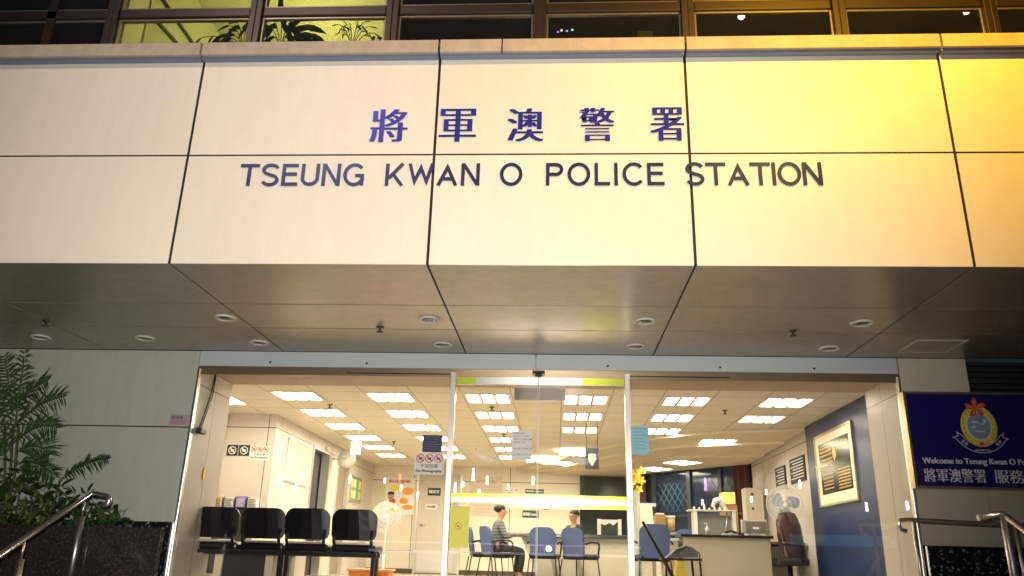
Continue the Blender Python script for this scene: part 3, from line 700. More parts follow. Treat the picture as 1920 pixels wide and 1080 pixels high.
# side wall items (x = -4.25)
XS = -4.25
def side_board(y0, y1, z0, z1, label, fr, face, x=XS, s=1, cat='notice board', name='notice_board'):
    t = empty(name, (x, (y0+y1)/2, z0), label, cat)
    mb = MB(); q = .025
    for a, b, c, d in ((y0, y1, z0, z0+q), (y0, y1, z1-q, z1), (y0, y0+q, z0+q+.001, z1-q-.001), (y1-q, y1, z0+q+.001, z1-q-.001)): mb.box(x+s*.002, x+s*.03, a, b, c, d)
    mb.build('frame', fr, t); bx(x+s*.003, x+s*.015, y0+q+.001, y1-q-.001, z0+q+.001, z1-q-.001).build('board', face, t); return t
side_board(12.43, 13.6, 1.075+E_, 1.74+E_, 'plain cream pinboard in thin frame on the hall side wall before the dark doorway', m_lfr, M('cream pinboard', (.66, .62, .40), .7, 0, .05, 6))
t = side_board(16.55, 17.5, 1.05+E_, 1.57+E_, 'notice board with yellow and green leaflets near the far corner of the side wall', m_steel, M('green board', (.28, .36, .20), .7))
mb = MB(); cs = [m_yel, m_paper, M('leaf green print', (.15, .4, .12), .6), m_yel]
for k in range(8): mb.m(cs[k % 4]); mb.box(XS+.0155, XS+.018, 16.62+.21*(k % 4), 16.78+.21*(k % 4), 1.12+E_+.22*(k//4), 1.28+E_+.22*(k//4))
mb.build('leaflet', None, t)
o = bx(XS+.001, XS+.014, 12.52, 12.62, .93+E_, 1.03+E_, bev=.003).build('light_switch', m_white); rootmesh(o, 'white light switch plate below the cream pinboard', 'switch')
t = empty('wall_clock', (XS, 15.12, 1.54+E_), 'round pale clock sticking out from the side wall between the two doorways', 'clock')
MB().tube([(XS+.001, 15.1, 1.72+E_), (XS+.10, 15.1, 1.72+E_)], .015, 8).build('bracket', m_steel, t)
MB().lathe((XS+.26, 15.1, 1.72+E_), [(.0, -.045), (.155, -.045), (.165, -.03), (.165, .03), (.155, .045), (0, .045)], 28, 'Y').build('case', m_ring, t)
MB().lathe((XS+.26, 15.1, 1.72+E_), [(.0, -.048), (.145, -.048), (.145, -.0455), (0, -.0455)], 28, 'Y').build('dial', m_paper, t)
MB().box(XS+.256, XS+.264, 15.047, 15.0515, 1.71+E_, 1.83+E_).box(XS+.19, XS+.262, 15.047, 15.0514, 1.716+E_, 1.724+E_).build('hand', m_ink, t)
o = MB().box(XS+.001, XS+.06, 14.5, 14.62, 1.82+E_, 1.88+E_, bev=.01).build('security_camera', m_ring); rootmesh(o, 'small box camera on the side wall above the dark doorway', 'camera')
# far wall
t = empty('poster', (-3.6, 18.59, .9+E_), 'white poster with orange speech bubbles beside the far door', 'poster')
bx(-3.935, -3.26, 18.592, 18.597, .90+E_, 1.72+E_).build('sheet', m_paper, t)
mb = MB().m(m_red).text('防止罪案', .075, (-3.86, 18.591, 1.60+E_), X, Z, -Y_, .001, width=.5, bold=.006)
for cx, cz, rx, rz in ((-3.72, 1.48, .12, .07), (-3.42, 1.42, .14, .085), (-3.50, 1.20, .10, .07), (-3.40, 1.06, .13, .055), (-3.68, 1.0, .13, .045)):
    mb.m(m_orange if cx > -3.6 else m_yel)
    mb.face([(cx+rx*cos(2*pi*i/20), 18.5912, cz+E_+rz*sin(2*pi*i/20)) for i in range(20)])
mb.m(m_red).face([(-3.84, 18.5908, 1.17+E_), (-3.70, 18.5908, 1.13+E_), (-3.68, 18.5908, 1.22+E_), (-3.82, 18.5908, 1.28+E_)])
mb.m(m_skin).face([(-3.80+.075*cos(2*pi*i/16), 18.5906, 1.30+E_+.08*sin(2*pi*i/16)) for i in range(16)])
mb.m(m_ink).face([(-3.88, 18.5903, 1.34+E_), (-3.72, 18.5903, 1.34+E_), (-3.73, 18.5903, 1.39+E_), (-3.80, 18.5903, 1.41+E_), (-3.87, 18.5903, 1.39+E_)])
mb.build('print', None, t)
D = bx(-3.16, -2.2, 18.575, 18.598, .02, 1.80+E_).build('hall_door', M('pale grey door leaf', (.55, .50, .42), .4, 0, .03, 2), B)
MB().box(-3.20, -3.162, 18.56, 18.598, 0, 1.84+E_).box(-2.198, -2.16, 18.56, 18.598, 0, 1.84+E_).box(-3.16, -2.2, 18.56, 18.598, 1.803+E_, 1.84+E_).build('door_frame', m_steel, B)
MB().box(-3.12, -2.3, 18.57, 18.5745, .06, .45).build('kick_plate', m_steel, D)
MB().tube([(-3.08, 18.57, .68+E_), (-3.08, 18.53, .68+E_), (-2.95, 18.53, .68+E_)], .012, 8).build('door_handle', m_steel, D)
for z0, z1, x0, x1, mt, tx, lb in ((1.33, 1.50, -2.95, -2.65, m_ink, '報案室', 'dark sign with white lettering at the top of the far door'), (1.02, 1.14, -2.98, -2.72, m_paper, '內有閉路', 'small white sign in the middle of the far door')):
    t = empty('door_sign', ((x0+x1)/2, 18.572, z0+E_), lb, 'sign'); bx(x0, x1, 18.570, 18.5735, z0+E_, z1+E_).build('plate', mt, t)
    MB().text(tx, (z1-z0)*.45, (x0+.03, 18.570, z0+E_+(z1-z0)*.3), X, Z, -Y_, .001, width=(x1-x0)-.06, bold=.003).build('print', m_paper if mt is m_ink else m_ink, t)
t = empty('notice_board', (-1.6, 18.59, .9+E_), 'large pale notice with rows of text on the far wall between door and corner', 'notice board')
bx(-1.975, -1.245, 18.588, 18.597, .90+E_, 1.785+E_).build('board', M('pale pink board', (.64, .54, .44), .5, 0, .03, 4), t)
mb = MB().m(M('brown red print', (.32, .12, .08), .6)).text('服務承諾', .06, (-1.83, 18.588, 1.64+E_), X, Z, -Y_, .001, width=.42)
mb.m(M('tan print', (.42, .33, .25), .6))
for k in range(9): mb.box(-1.9, -1.32-.06*(k % 3), 18.5862, 18.5878, 1.55+E_-.07*k, 1.556+E_-.07*k)
mb.build('print', None, t)
m_grn = M('dark green sign', (.02, .05, .035), .4)
for x0, x1, z0, z1, mt, tx, lb in ((-1.18, -.86, 1.45, 1.54, m_paper, '請 安 靜', 'small white sign with red print left of the green signs on the far wall'),
        (-.71, -.285, 1.425, 1.52, m_grn, '查詢處 Enquiry', 'upper dark green sign on the far cream wall above the safety strip'), (-.765, -.40, .895, 1.05, m_grn, '接待處 Counter', 'lower dark green sign on the far wall between the two seated men'),
        (-.32, -.19, 1.08, 1.2, m_ink, '警', 'tiny black square sign on the far wall right of the lower green sign')):
    t = empty('wall_sign', ((x0+x1)/2, 18.59, z0+E_), lb, 'sign'); bx(x0, x1, 18.585, 18.597, z0+E_, z1+E_).build('plate', mt, t)
    MB().text(tx, (z1-z0)*.5, (x0+.02, 18.585, z0+E_+(z1-z0)*.25), X, Z, -Y_, .001, width=(x1-x0)-.04, bold=.003).build('print', m_red if mt is m_paper else m_paper, t)
# right wall: framed honours board, black notice boards
t = side_board(10.29, 11.8, .79+E_, 1.775+E_, 'large framed black board with gold lettering and cream mount on the blue wall', M('bright gold frame', (.72, .60, .38), .25, .8), M('cream mount', (.78, .73, .55), .6), x=XO-.03, s=-1, cat='framed board', name='framed_board')
xx = XO-.03-.018
bx(xx, xx+.003, 10.44, 11.65, .95+E_, 1.64+E_).build('black_panel', M('gloss black panel', (.012, .012, .012), .2), t)
mb = MB(); random.seed(3)
for c0, c1, zs in ((10.50, 10.98, [1.56, 1.50]), (11.12, 11.6, [1.56, 1.51, 1.46, 1.40, 1.35, 1.30]), (10.50, 10.95, [1.22, 1.18, 1.14, 1.10, 1.06, 1.02, .98]), (11.15, 11.55, [1.2, 1.15, 1.10, 1.06, 1.01])):
    for z in zs:
        y = c0
        while y < c1:
            l_ = random.uniform(.02, .09); mb.box(xx-.002, xx-.0002, y, min(y+l_, c1), z+E_, z+E_+.018); y += l_+.018
mb.lathe((xx-.001, 11.02, 1.45+E_), [(.065, -.001), (.075, 0), (.065, .001)], 20, 'X'); mb.prism([(-.03, .1), (.03, .1), (.045, 0), (0, -.12), (-.045, 0)], (xx-.003, 11.02, 1.45+E_), Y_, Z, X, .001)
mb.build('gold_lettering', m_gold, t)
def black_board(y0, y1, z0, z1, lb):
    t = empty('notice_board', (XO, (y0+y1)/2, z0+E_), lb, 'notice board', 'black boards on the cream part of the right wall')
    bx(XO-.02, XO-.001, y0, y1, z0+E_, z1+E_).build('board', m_ink, t)
    mb = MB()
    for k in range(7): mb.box(XO-.0235, XO-.0205, y0+.06, y1-.06-.1*(k % 2), z1+E_-.05-.045*k, z1+E_-.035-.045*k)
    mb.build('print', m_paper, t)
black_board(12.47, 13.25, 1.24, 1.62, 'larger black board with white lines of text on the cream wall before the blue wall')
black_board(13.55, 14.15, 1.27, 1.58, 'smaller black board with white text on the cream wall, farther from the blue wall')
# device on a cable at the left return wall
t = empty('hanging_alarm_device', (-3.70, 8.25, 1.2+E_), 'small red tipped device hanging on black cable inside the left door jamb', 'device')
XD = XL+.035
a, b = atx(405, 703, XD+.02), atx(398, 800, XD+.02)
MB().tube([(XD+.01, 8.34, 1.83+E_), (XD+.012, 8.30, 1.6+E_), (XD+.012, 8.14, 1.22+E_)], .008, 8).tube([(XD+.01, 8.36, 1.83+E_), (XD+.012, 8.35, 1.62+E_), (XD+.012, 8.18, 1.22+E_)], .005, 8).build('cable', m_black, t)
MB().box(XD+.0, XD+.06, 8.09, 8.22, 1.16+E_, 1.22+E_, bev=.01).build('body', m_black, t)
MB().lathe((XD+.03, 8.24, 1.185+E_), [(.0, -.02), (.018, -.018), (.018, .02), (0, .025)], 10, 'Y').build('red_tip', m_red, t)
o = bx(XD, XD+.008, 8.42, 8.47, .72+E_, .84+E_, bev=.002).build('brass_plate', m_gold); rootmesh(o, 'small brass plate on the left entrance return wall', 'wall plate')

# welcome sign
t = empty('welcome_sign', (4.2, 7.9, .73+E_), 'navy blue welcome sign with police crest and white lettering in a gold frame', 'sign')
sx0, sx1, sz0, sz1 = 3.395, 5.28, .728+E_, 1.655+E_
bx(sx0+.02, sx1-.02, 7.90, 7.99, sz0+.02, sz1-.02).build('panel', M('navy sign face', (.012, .010, .12), .22, 0, .05, 2), t)
mb = MB()
for a, b, c, d in ((sx0, sx1, sz0, sz0+.022), (sx0, sx1, sz1-.022, sz1), (sx0, sx0+.022, sz0+.0225, sz1-.0225), (sx1-.022, sx1, sz0+.0225, sz1-.0225)): mb.box(a, b, 7.885, 7.99, c, d)
mb.build('frame', M('satin gold frame', (.55, .42, .22), .3, .9, .1, 8), t)
mw = M('white sign lettering', (.72, .72, .74), .4)
MB().text('Welcome to Tseung Kwan O Police Station', .072, (3.50, 7.90, .955+E_-.01), X, Z, -Y_, .003, width=1.27, bold=.003).build('english_text', mw, t)
MB().text('將軍澳警署', .125, (3.497, 7.90, .79+E_), X, Z, -Y_, .003, width=.565, bold=.003, off=-.006).build('chinese_name', mw, t)
MB().text('服務', .125, (4.145, 7.90, .79+E_), X, Z, -Y_, .003, width=.265, bold=.003, off=-.006).build('chinese_word', mw, t)
ec = Vector((4.075, 7.8985, 1.325+E_))
mg = M('crest yellow', (.78, .62, .05), .4, 0, .15, 40); mbl = M('crest blue grey', (.25, .36, .45), .4, 0, .3, 25); mrd = M('crest red', (.70, .08, .03), .4, 0, .15, 30); msl = M('crest silver line', (.45, .47, .6), .4)
cr = MB()
def ell(mb, rx, rz, off, mt, q=0, n=36):
    mb.m(mt).face([(ec.x+rx*cos(2*pi*i/n), ec.y-off, ec.z+rz*sin(2*pi*i/n)) for i in range(n)])
ell(cr, .170, .200, 0, mg); ell(cr, .122, .142, .001, mw); ell(cr, .108, .126, .002, mbl)
cr.m(mw)
for dx, dz, w_, h_2 in ((-.03, .04, .03, .008), (.03, .02, .02, .006), (-.05, -.01, .015, .01), (.0, -.05, .05, .005), (.06, .05, .012, .02)):
    cr.face([(ec.x+dx-w_, ec.y-.003, ec.z+dz-h_2), (ec.x+dx+w_, ec.y-.003, ec.z+dz-h_2), (ec.x+dx+w_, ec.y-.003, ec.z+dz+h_2), (ec.x+dx-w_, ec.y-.003, ec.z+dz+h_2)])
cr.m(M('crest leaf green', (.20, .24, .03), .5))
for i in range(22):
    a = 2*pi*i/22+.1; c = Vector((ec.x+.146*cos(a), ec.y-.002, ec.z+.171*sin(a))); cr.face([c+Vector((.014*cos(a), 0, .014*sin(a))), c+Vector((-.008*sin(a), 0, .008*cos(a))), c-Vector((.014*cos(a), 0, .014*sin(a)))])
fc = Vector((ec.x-.005, ec.y-.004, ec.z+.178))
for k in range(5):
    a0 = pi/2+2*pi*k/5; pts = []
    for q in range(13):
        u = q/12; rr = .095*sin(pi*min(u*1.0, 1))**.7 if False else None
    base = [(.0, .0), (.035, .028), (.068, .034), (.092, .018), (.104, -.006), (.086, -.016), (.05, -.018)]
    cr.m(mrd).face([(fc.x+p[0]*cos(a0)-p[1]*sin(a0), fc.y-.0002*k, fc.z+p[0]*sin(a0)+p[1]*cos(a0)) for p in base])
    cr.m(mw).face([(fc.x+p[0]*cos(a0)-p[1]*sin(a0), fc.y-.002, fc.z+p[0]*sin(a0)+p[1]*cos(a0)) for p in ((.02, .003), (.055, .012), (.075, .008), (.05, .006))])
cr.m(mrd).face([(ec.x+.03*cos(2*pi*i/5*2+pi/2), ec.y-.004, ec.z-.19+.03*sin(2*pi*i/5*2+pi/2)) for i in range(5)]) if False else cr.m(mrd).face([(ec.x+.026*cos(i*pi/3), ec.y-.004, ec.z-.175+.03*sin(i*pi/3)) for i in range(6)])
cr.build('crest', None, t)
rb = MB().m(M('ribbon navy', (.02, .022, .10), .4))
def rp(a, r): return (r*1.0*cos(R(a)), r*1.02*sin(R(a)))
outer = [rp(a, .27) for a in range(212, 329, 6)]; inner = [rp(a, .205) for a in range(212, 329, 6)]
poly = inner+[(inner[-1][0]+.045, inner[-1][1]+.03), (outer[-1][0]-.02, outer[-1][1]+.03), (outer[-1][0]+.03, outer[-1][1]+.015)]+outer[::-1]+[(outer[0][0]-.03, outer[0][1]+.015), (outer[0][0]+.02, outer[0][1]+.03), (inner[0][0]-.045, inner[0][1]+.03)]
oc = ec+Vector((0, -.004, .02))
ribbon(rb, poly, .001, oc, X, Z, -Y_, .001, True)
rb.m(msl); ribbon(rb, poly, .009, oc, X, Z, -Y_, .002, True)
for tx, a, wd, r_ in (('香港', 228, .065, .253), ('HONG KONG POLICE', 270, .15, .255), ('警察', 312, .065, .253)):
    c = oc+X*(r_*cos(R(a)))+Z*(r_*1.02*sin(R(a))); d = Vector((-sin(R(a)), 0, cos(R(a)))) ; u_ = Vector((-cos(R(a)), 0, -sin(R(a))))
    rb.m(mw).text(tx, .032 if len(tx) < 4 else .018, c-d*wd/2 if len(tx) < 4 else c-X*wd/2, d if len(tx) < 4 else X, u_ if len(tx) < 4 else Z, -Y_, .002, width=wd)
rb.build('crest_ribbon', None, t)

# ================================================================= furniture
def backshape(wb, wt, h, n=8, rc=.09):
    """rounded chair back outline, origin at bottom centre"""
    pts = [(-wb/2+.05, 0), (wb/2-.05, 0), (wb/2-.015, .02), (wb/2, .06)]
    for i in range(n+1):
        a = i/n*pi/2; pts.append((wt/2-rc+rc*cos(a), h-rc+rc*sin(a)))
    for i in range(n+1):
        a = pi/2+i/n*pi/2; pts.append((-wt/2+rc+rc*cos(a), h-rc+rc*sin(a)))
    return pts+[(-wb/2, .06), (-wb/2+.015, .02)]
def shell(poly, o, curve, th, rake, bev=.012):
    """curved back shell: outline in x,z; bends round the sitter; +y is the sitter's side"""
    mb = MB(); mb.prism(poly, (0, 0, 0), X, Z, Y_, th)
    bmesh.ops.triangulate(mb.b, faces=[f for f in mb.b.faces if len(f.verts) > 4])
    bmesh.ops.subdivide_edges(mb.b, edges=mb.b.edges[:], cuts=2, use_grid_fill=True)
    for v in mb.b.verts:
        v.co.y += curve*(v.co.x/.25)**2 - rake*v.co.z; v.co += Vector(o)
    return mb
def tandem(label):
    t = empty('waiting_bench', (0, 0, 0), label, 'waiting bench', 'black two seat waiting benches inside the glass')
    for s in (-1, 1):
        x = s*.248
        shell(backshape(.468, .476, .31, rc=.10), (x, -.0, .50), .035, .022, .10).build('backrest', m_black, t, smooth=False)
        sm = MB().box(x-.232, x+.232, .04, .47, .375, .465, bev=.03)
        sm.build('seat', m_black, t, smooth=False)
        sheen = bx(x-.20, x+.20, .02, .05, .455, .482, bev=.008).build('seat_sheen_strip', m_steel, t)  # pale steel strip stands in for the sheen on the seat
        for q in (-1, 1):
            MB().tube([(x+q*.19, .02, .60), (x+q*.195, -.01, .50), (x+q*.19, .05, .41), (x+q*.15, .22, .40)], .017, 8).build('back_support', m_blackm, t)
    MB().box(-.50, .50, .17, .23, .335, .395, bev=.006).build('beam', m_blackm, t)
    MB().box(-.50, .50, .01, .05, .345, .38, bev=.004).build('rear_rail', m_blackm, t)
    for x in (-.47, .47):
        MB().box(x-.02, x+.02, .17, .23, .04, .334, bev=.004).box(x-.025, x+.025, -.03, .45, .0, .04, bev=.006).box(x-.018, x+.018, .0, .05, .041, .344, bev=.004).build('leg', m_blackm, t)
    return t
t1 = tandem('left hand black two seat waiting bench seen from behind, nearest the left jamb'); t1.location = (-3.345, 8.56, 0); t1.rotation_euler.z = R(0)
t2 = copy_tree(t1); t2['label'] = 'right hand black two seat waiting bench with larger backs, in front of the standing fan'; t2.location = (-2.345, 8.47, 0); t2.rotation_euler.z = R(1)
# brochure table with leaflet boxes
t = empty('brochure_table', (-4.55, 11.3, 0), 'dark topped cream table against the hall wall behind the waiting seats', 'table')
bx(-5.0, -4.1, 11.02, 11.5, .905, .94, bev=.004).build('table_top', m_black, t)
bx(-4.98, -4.90, 11.05, 11.48, 0, .904).build('side_panel', m_cream, t); bx(-4.20, -4.12, 11.05, 11.48, 0, .904).build('side_panel', m_cream, t)
bx(-4.895, -4.205, 11.10, 11.12, .08, .904).build('front_panel', M('dark grey panel', (.05, .05, .055), .5), t)
cols_ = [(m_orange, 'orange'), (M('cream and orange print', (.75, .5, .3), .6, 0, .4, 25), 'cream and orange'), (M('white and grey print', (.7, .7, .66), .6, 0, .3, 30), 'white'), (M('violet print', (.35, .28, .6), .6, 0, .5, 25), 'violet'), (m_white, 'plain white open')]
for k, (mt, nm) in enumerate(cols_):
    x = -4.97+.165*k
    t = empty('leaflet_holder', (x+.06, 11.25, .94), '%s box of leaflets standing on the dark brochure table' % nm, 'leaflet holder', 'leaflet boxes on the brochure table')
    bx(x, x+.008, 11.18, 11.30, .941, 1.09).build('side_plate', m_black, t)
    bx(x+.010, x+.14, 11.19, 11.30, .9405, 1.08+.02*(k % 2), bev=.003).build('box', mt, t)
    mb = MB()
    for q in range(5): mb.box(x+.02+.005*(q % 2), x+.125-.012*(q % 3), 11.187, 11.1895, .965+.022*q, .972+.022*q)
    mb.build('print', m_ink if k != 3 else m_paper, t)
t = empty('low_cabinet', (-3.3, 9.7, 0), 'low cream cabinet with dark doors behind the waiting benches', 'cabinet')
mb = MB().box(-3.95, -3.86, 9.5, 9.9, 0, .36).box(-3.95, -3.0, 9.5, 9.9, .361, .385).box(-3.35, -3.26, 9.5, 9.9, 0, .36).box(-3.08, -3.0, 9.5, 9.9, 0, .36); mb.build('body', m_cream, t)
bx(-3.855, -3.355, 9.52, 9.54, .04, .35).build('door', m_ink, t); bx(-3.255, -3.085, 9.52, 9.54, .04, .35).build('door', m_steel, t)
t = empty('orange_box', (-2.3, 10.6, 0), 'orange box on the floor behind the right hand waiting bench', 'box')
bx(-2.62, -2.10, 10.5, 10.8, 0, .17, bev=.01).build('box', M('orange plastic', (.75, .22, .03), .5), t)
bx(-2.64, -2.08, 10.48, 10.82, .171, .20, bev=.008).build('lid', M('pale orange lid', (.8, .4, .2), .5), t)

# fans
def fan(loc, hz, r, label, bladecol, turn=0, tilt=0):
    t = empty('standing_fan', loc, label, 'fan')
    x, y, z = loc
    MB().lathe((x, y, 0), [(.0, 0), (.19, 0), (.19, .02), (.06, .05), (.03, .06), (0, .06)], 28).build('base', m_white, t)
    MB().tube([(x, y, .05), (x, y, hz-.55)], .019).tube([(x, y, hz-.56), (x, y, hz-.12)], .012).build('pole', m_white, t)
    mb = MB().box(x-.03, x+.03, y-.02, y+.04, hz-.16, hz-.05, bev=.008); mb.lathe((x, y, hz), [(.0, .20), (.05, .19), (.075, .12), (.075, .02), (0, .02)], 18, 'Y'); mb.build('motor_housing', m_white, t)
    mb = MB()
    for yy, rr in ((-.11, r*.80), (-.045, r), (-.12, r*.3), (-.118, r*.55), (.02, r*.80)):
        mb.tube([(x+rr*cos(2*pi*i/28), y+yy, hz+rr*sin(2*pi*i/28)) for i in range(28)], .0045, 5, closed=True)
    for i in range(40):
        a = 2*pi*i/40; mb.tube([(x+.03*cos(a), y-.125, hz+.03*sin(a)), (x+r*.6*cos(a), y-.118, hz+r*.6*sin(a)), (x+r*.9*cos(a), y-.09, hz+r*.9*sin(a)), (x+r*cos(a), y-.045, hz+r*sin(a)), (x+r*.8*cos(a), y+.02, hz+r*.8*sin(a))], .0024, 3, cap=False)
    mb.build('guard', m_white, t)
    MB().lathe((x, y, hz), [(.0, -.135), (.035, -.133), (.04, -.12), (0, -.118)], 16, 'Y').build('centre_cap', m_white, t)
    for k in range(3):
        a0 = 2*pi*k/3+turn; pts = []
        for i in range(9): 
            u = i/8; pts.append((.035+(r*.86-.035)*u, .25*r*sin(pi*min(1, u*1.1))+.03*(1-u)))
        for i in range(8, -1, -1):
            u = i/8; pts.append((.035+(r*.86-.035)*u, -.38*r*sin(pi*u*.93+.05)**.8-.01))
        mb = MB(); mb.prism([(p[0]*cos(a0)-p[1]*sin(a0), p[0]*sin(a0)+p[1]*cos(a0)) for p in pts], (x, y-.055, hz), X, Z, Y_, .006); mb.build('blade', bladecol, t)
    return t
fan((-2.66, 12.8, 0), .93, .235, 'white standing fan behind the right hand waiting bench near the far poster', M('translucent grey blade', (.55, .55, .52), .3))
fan((3.40, 12.45, 0), 1.215, .27, 'large standing fan with pale blue blades by the brown office chair', M('pale blue blade', (.30, .42, .62), .25), .5)

# visitor chairs (sitter faces +Y)
def visitor_chair():
    t = empty('visitor_chair', (0, 0, 0), 'x', 'chair', 'blue visitor chairs at the reception counter')
    shell(backshape(.42, .44, .46, rc=.13), (0, -.20, .42), .03, .045, .16).build('backrest', m_navyfab, t)
    bx(-.235, .235, -.19, .26, .40, .465, bev=.02).build('seat', m_black, t)
    bx(-.22, .22, -.17, .24, .375, .399, bev=.006).build('seat_base', m_black, t)
    for s in (-1, 1):
        MB().tube([(s*.255, -.20, .62), (s*.275, -.05, .655), (s*.275, .14, .65), (s*.265, .19, .60), (s*.25, .17, .42), (s*.22, .12, .385)], .016, 8).build('armrest', m_black, t)
        MB().tube([(s*.22, -.20, .39), (s*.25, -.26, 0)], .011, 8).build('leg', m_blackm, t)
        MB().tube([(s*.22, .20, .39), (s*.25, .25, 0)], .011, 8).build('leg', m_blackm, t)
    return t
vc = visitor_chair()
for i, (x, y, rz, lb) in enumerate(((-1.30, 14.55, -78, 'leftmost blue visitor chair, seen nearly edge on beside the seated man'), (-1.02, 14.2, -62, 'blue visitor chair carrying the man in the striped shirt'),
        (-.20, 14.15, -8, 'blue visitor chair facing the counter on the door meeting line'), (.40, 14.1, -38, 'blue visitor chair with its black armrest turned out to the right'),
        (1.38, 12.1, 5, 'blue visitor chair with tall rounded back between the steel post and the black stand'), (2.22, 14.0, 180, 'blue chair behind the black topped desk, only its back showing'))):
    o = vc if i == 0 else copy_tree(vc); o.location = (x, y, 0); o.rotation_euler.z = R(rz); o['label'] = lb
o.location.y = 13.1; o.location.x = 2.12

# reception counter
t = empty('reception_counter', (.5, 15, 0), 'long reception counter with dark top and cream front behind the sliding doors', 'counter')
bx(-.95, 1.95, 14.55, 15.10, .735, .80, bev=.008).build('counter_top', M('dark blue grey counter top', (.03, .035, .05), .2, 0, .1, 5), t)
mb = MB()
mb.prism([(-.30, 0), (1.92, 0), (1.92, .733), (-.62, .733)], (0, 14.72, 0), X, Z, Y_, .3)
mb.build('front_panel', m_cream, t)
mb = MB()
for x in (-.02, .42): mb.prism([(x, 0), (x+.09, 0), (x-.06, .72), (x-.13, .72)], (0, 14.66, 0), X, Z, Y_, .058)
mb.build('rib', M('grey brown rib', (.35, .29, .21), .5), t)
bx(1.40, 1.92, 14.52, 14.60, .35, .70).build('printer_shelf', m_white, t) if False else None
# desk screen with white posts on the counter
t = empty('counter_screen', (.95, 15.0, .80), 'dark screen between two white posts standing on the reception counter', 'screen')
z0 = .80
bx(.735, .80, 14.82, 14.88, z0, z0+.28, bev=.004).build('post', m_white, t); bx(1.10, 1.165, 14.82, 14.88, z0, z0+.28, bev=.004).build('post', m_white, t)
bx(.8, 1.10, 14.84, 14.86, z0+.03, z0+.25).build('screen', m_dk, t)
mb = MB(); mb.prism([(.80, .20), (.87, .17), (.95, .215), (1.02, .17), (1.10, .24), (1.10, .27), (.8, .27)], (0, 14.835, z0), X, Z, -Y_, .004); mb.build('paper_edge', m_paper, t)
# papers on the counter
t = empty('paper_pile', (-.5, 14.75, .80), 'white papers piled on the counter in front of the man', 'papers')
mb = MB()
for k in range(5): mb.box(-.14, .10, -.1, .1, .004*k, .004*k+.003, mtx=Matrix.Translation((-.38, 14.78, .801)) @ Matrix.Rotation(.3*k-.5, 4, 'Z'))
mb.prism([(0, 0), (.2, .01), (.17, .09), (.06, .12)], (-.45, 14.85, .825), X, Z, Y_, .004)
mb.build('sheets', m_paper, t)

# right hand desk and wing
t = empty('duty_desk', (2.43, 12, 0), 'beige fronted desk with black top facing the entrance at right', 'desk')
bx(1.78, 3.08, 11.95, 12.62, .722, .76, bev=.006).build('desk_top', m_black, t); bx(1.82, 3.04, 11.99, 12.02, 0, .721).build('front_panel', m_beige, t)
bx(1.82, 1.85, 12.021, 12.6, 0, .721).build('side_panel', m_beige, t); bx(3.01, 3.04, 12.021, 12.6, 0, .721).build('side_panel', m_beige, t)
t = empty('side_desk', (1.62, 12.4, 0), 'cream side cupboard joined to the left end of the beige desk', 'desk')
bx(1.50, 1.775, 12.1, 13.0, .66, .70, bev=.005).build('desk_top', M('grey laminate', (.42, .42, .40), .4), t); bx(1.53, 1.76, 12.13, 12.95, 0, .659).build('body', m_cream, t)
bx(1.59, 1.755, 12.118, 12.129, .03, .62).build('cupboard_door', M('tan laminate', (.5, .42, .24), .4), t)
t = empty('wall_desk', (3.4, 12.6, 0), 'dark brown desk against the right wall behind the brown office chair', 'desk')
bx(3.10, 3.74, 12.7, 13.5, .66, .70, bev=.005).build('desk_top', M('dark brown wood', (.09, .05, .03), .35, 0, .2, 8), t); bx(3.12, 3.72, 13.4, 13.45, 0, .659).build('back_panel', m_beige, t); bx(3.12, 3.16, 12.72, 13.39, 0, .659).build('side_panel', m_beige, t)
# items on the desk
t = empty('computer_monitor', (2.93, 12.35, .76), 'boxy grey monitor standing on the right end of the black topped desk', 'monitor')
x0, x1 = 2.72, 3.10
bx(x0, x1, 12.3, 12.36, .80, .96+.03, bev=.012).build('case', M('grey plastic', (.36, .35, .33), .4), t)
bx(x0+.06, x1-.02, 12.295, 12.299, .815, .965).build('back_panel', M('brown grey plastic', (.17, .14, .12), .4), t)
bx(x0+.16, x0+.25, 12.290, 12.294, .86, .89).build('sticker', m_paper, t); bx(x0+.12, x1-.12, 12.25, 12.45, .761, .80, bev=.006).build('stand', M('grey plastic foot', (.3, .3, .28), .4), t)
t = empty('tabletop_shelf', (2.35, 13.3, .76), 'white tabletop shelf crowded with small bottles behind the desk', 'shelf')
Ys = 13.0
p = at(1300, 950, Ys); q = at(1372, 950, Ys); zt = at(1330, 958, Ys).z; zb = .70
bx(p.x, p.x+.055, Ys, Ys+.25, zb, zt, bev=.003).build('post', m_white, t); bx(q.x, q.x+.055, Ys, Ys+.25, zb, zt, bev=.003).build('post', m_white, t)
bx(p.x-.07, q.x+.06, Ys-.02, Ys+.26, zt+.001, zt+.018).build('shelf_board', m_white, t); bx(p.x+.056, q.x-.001, Ys+.12, Ys+.14, zb, zt-.06).build('back_panel', M('grey mesh', (.22, .21, .2), .5), t)
bx(p.x-.05, q.x+.12, Ys-.05, Ys+.3, .66, .699).build('table_top', m_beige, t); bx(p.x, p.x+.04, Ys, Ys+.2, 0, .659).build('leg', m_beige, t); bx(q.x, q.x+.04, Ys, Ys+.2, 0, .659).build('leg', m_beige, t)
nm_ = ['short white', 'clear', 'tall white', 'stubby grey', 'slim white', 'small clear', 'fat white']
for k in range(7):
    x = p.x+.02+k*(q.x-p.x-.12)/6; hh = (.05, .04, .085, .035, .06, .045, .055)[k]
    o = MB().lathe((x, Ys+.05, zt+.018), [(.0, 0), (.017, 0), (.017, hh*.7), (.008, hh*.8), (.008, hh), (0, hh)], 10).build('bottle', m_white if k != 3 else m_steel)
    rootmesh(o, '%s bottle on the white tabletop shelf, number %s from its left end' % (nm_[k], ('one', 'two', 'three', 'four', 'five', 'six', 'seven')[k]), 'bottle', 'bottles on the tabletop shelf')
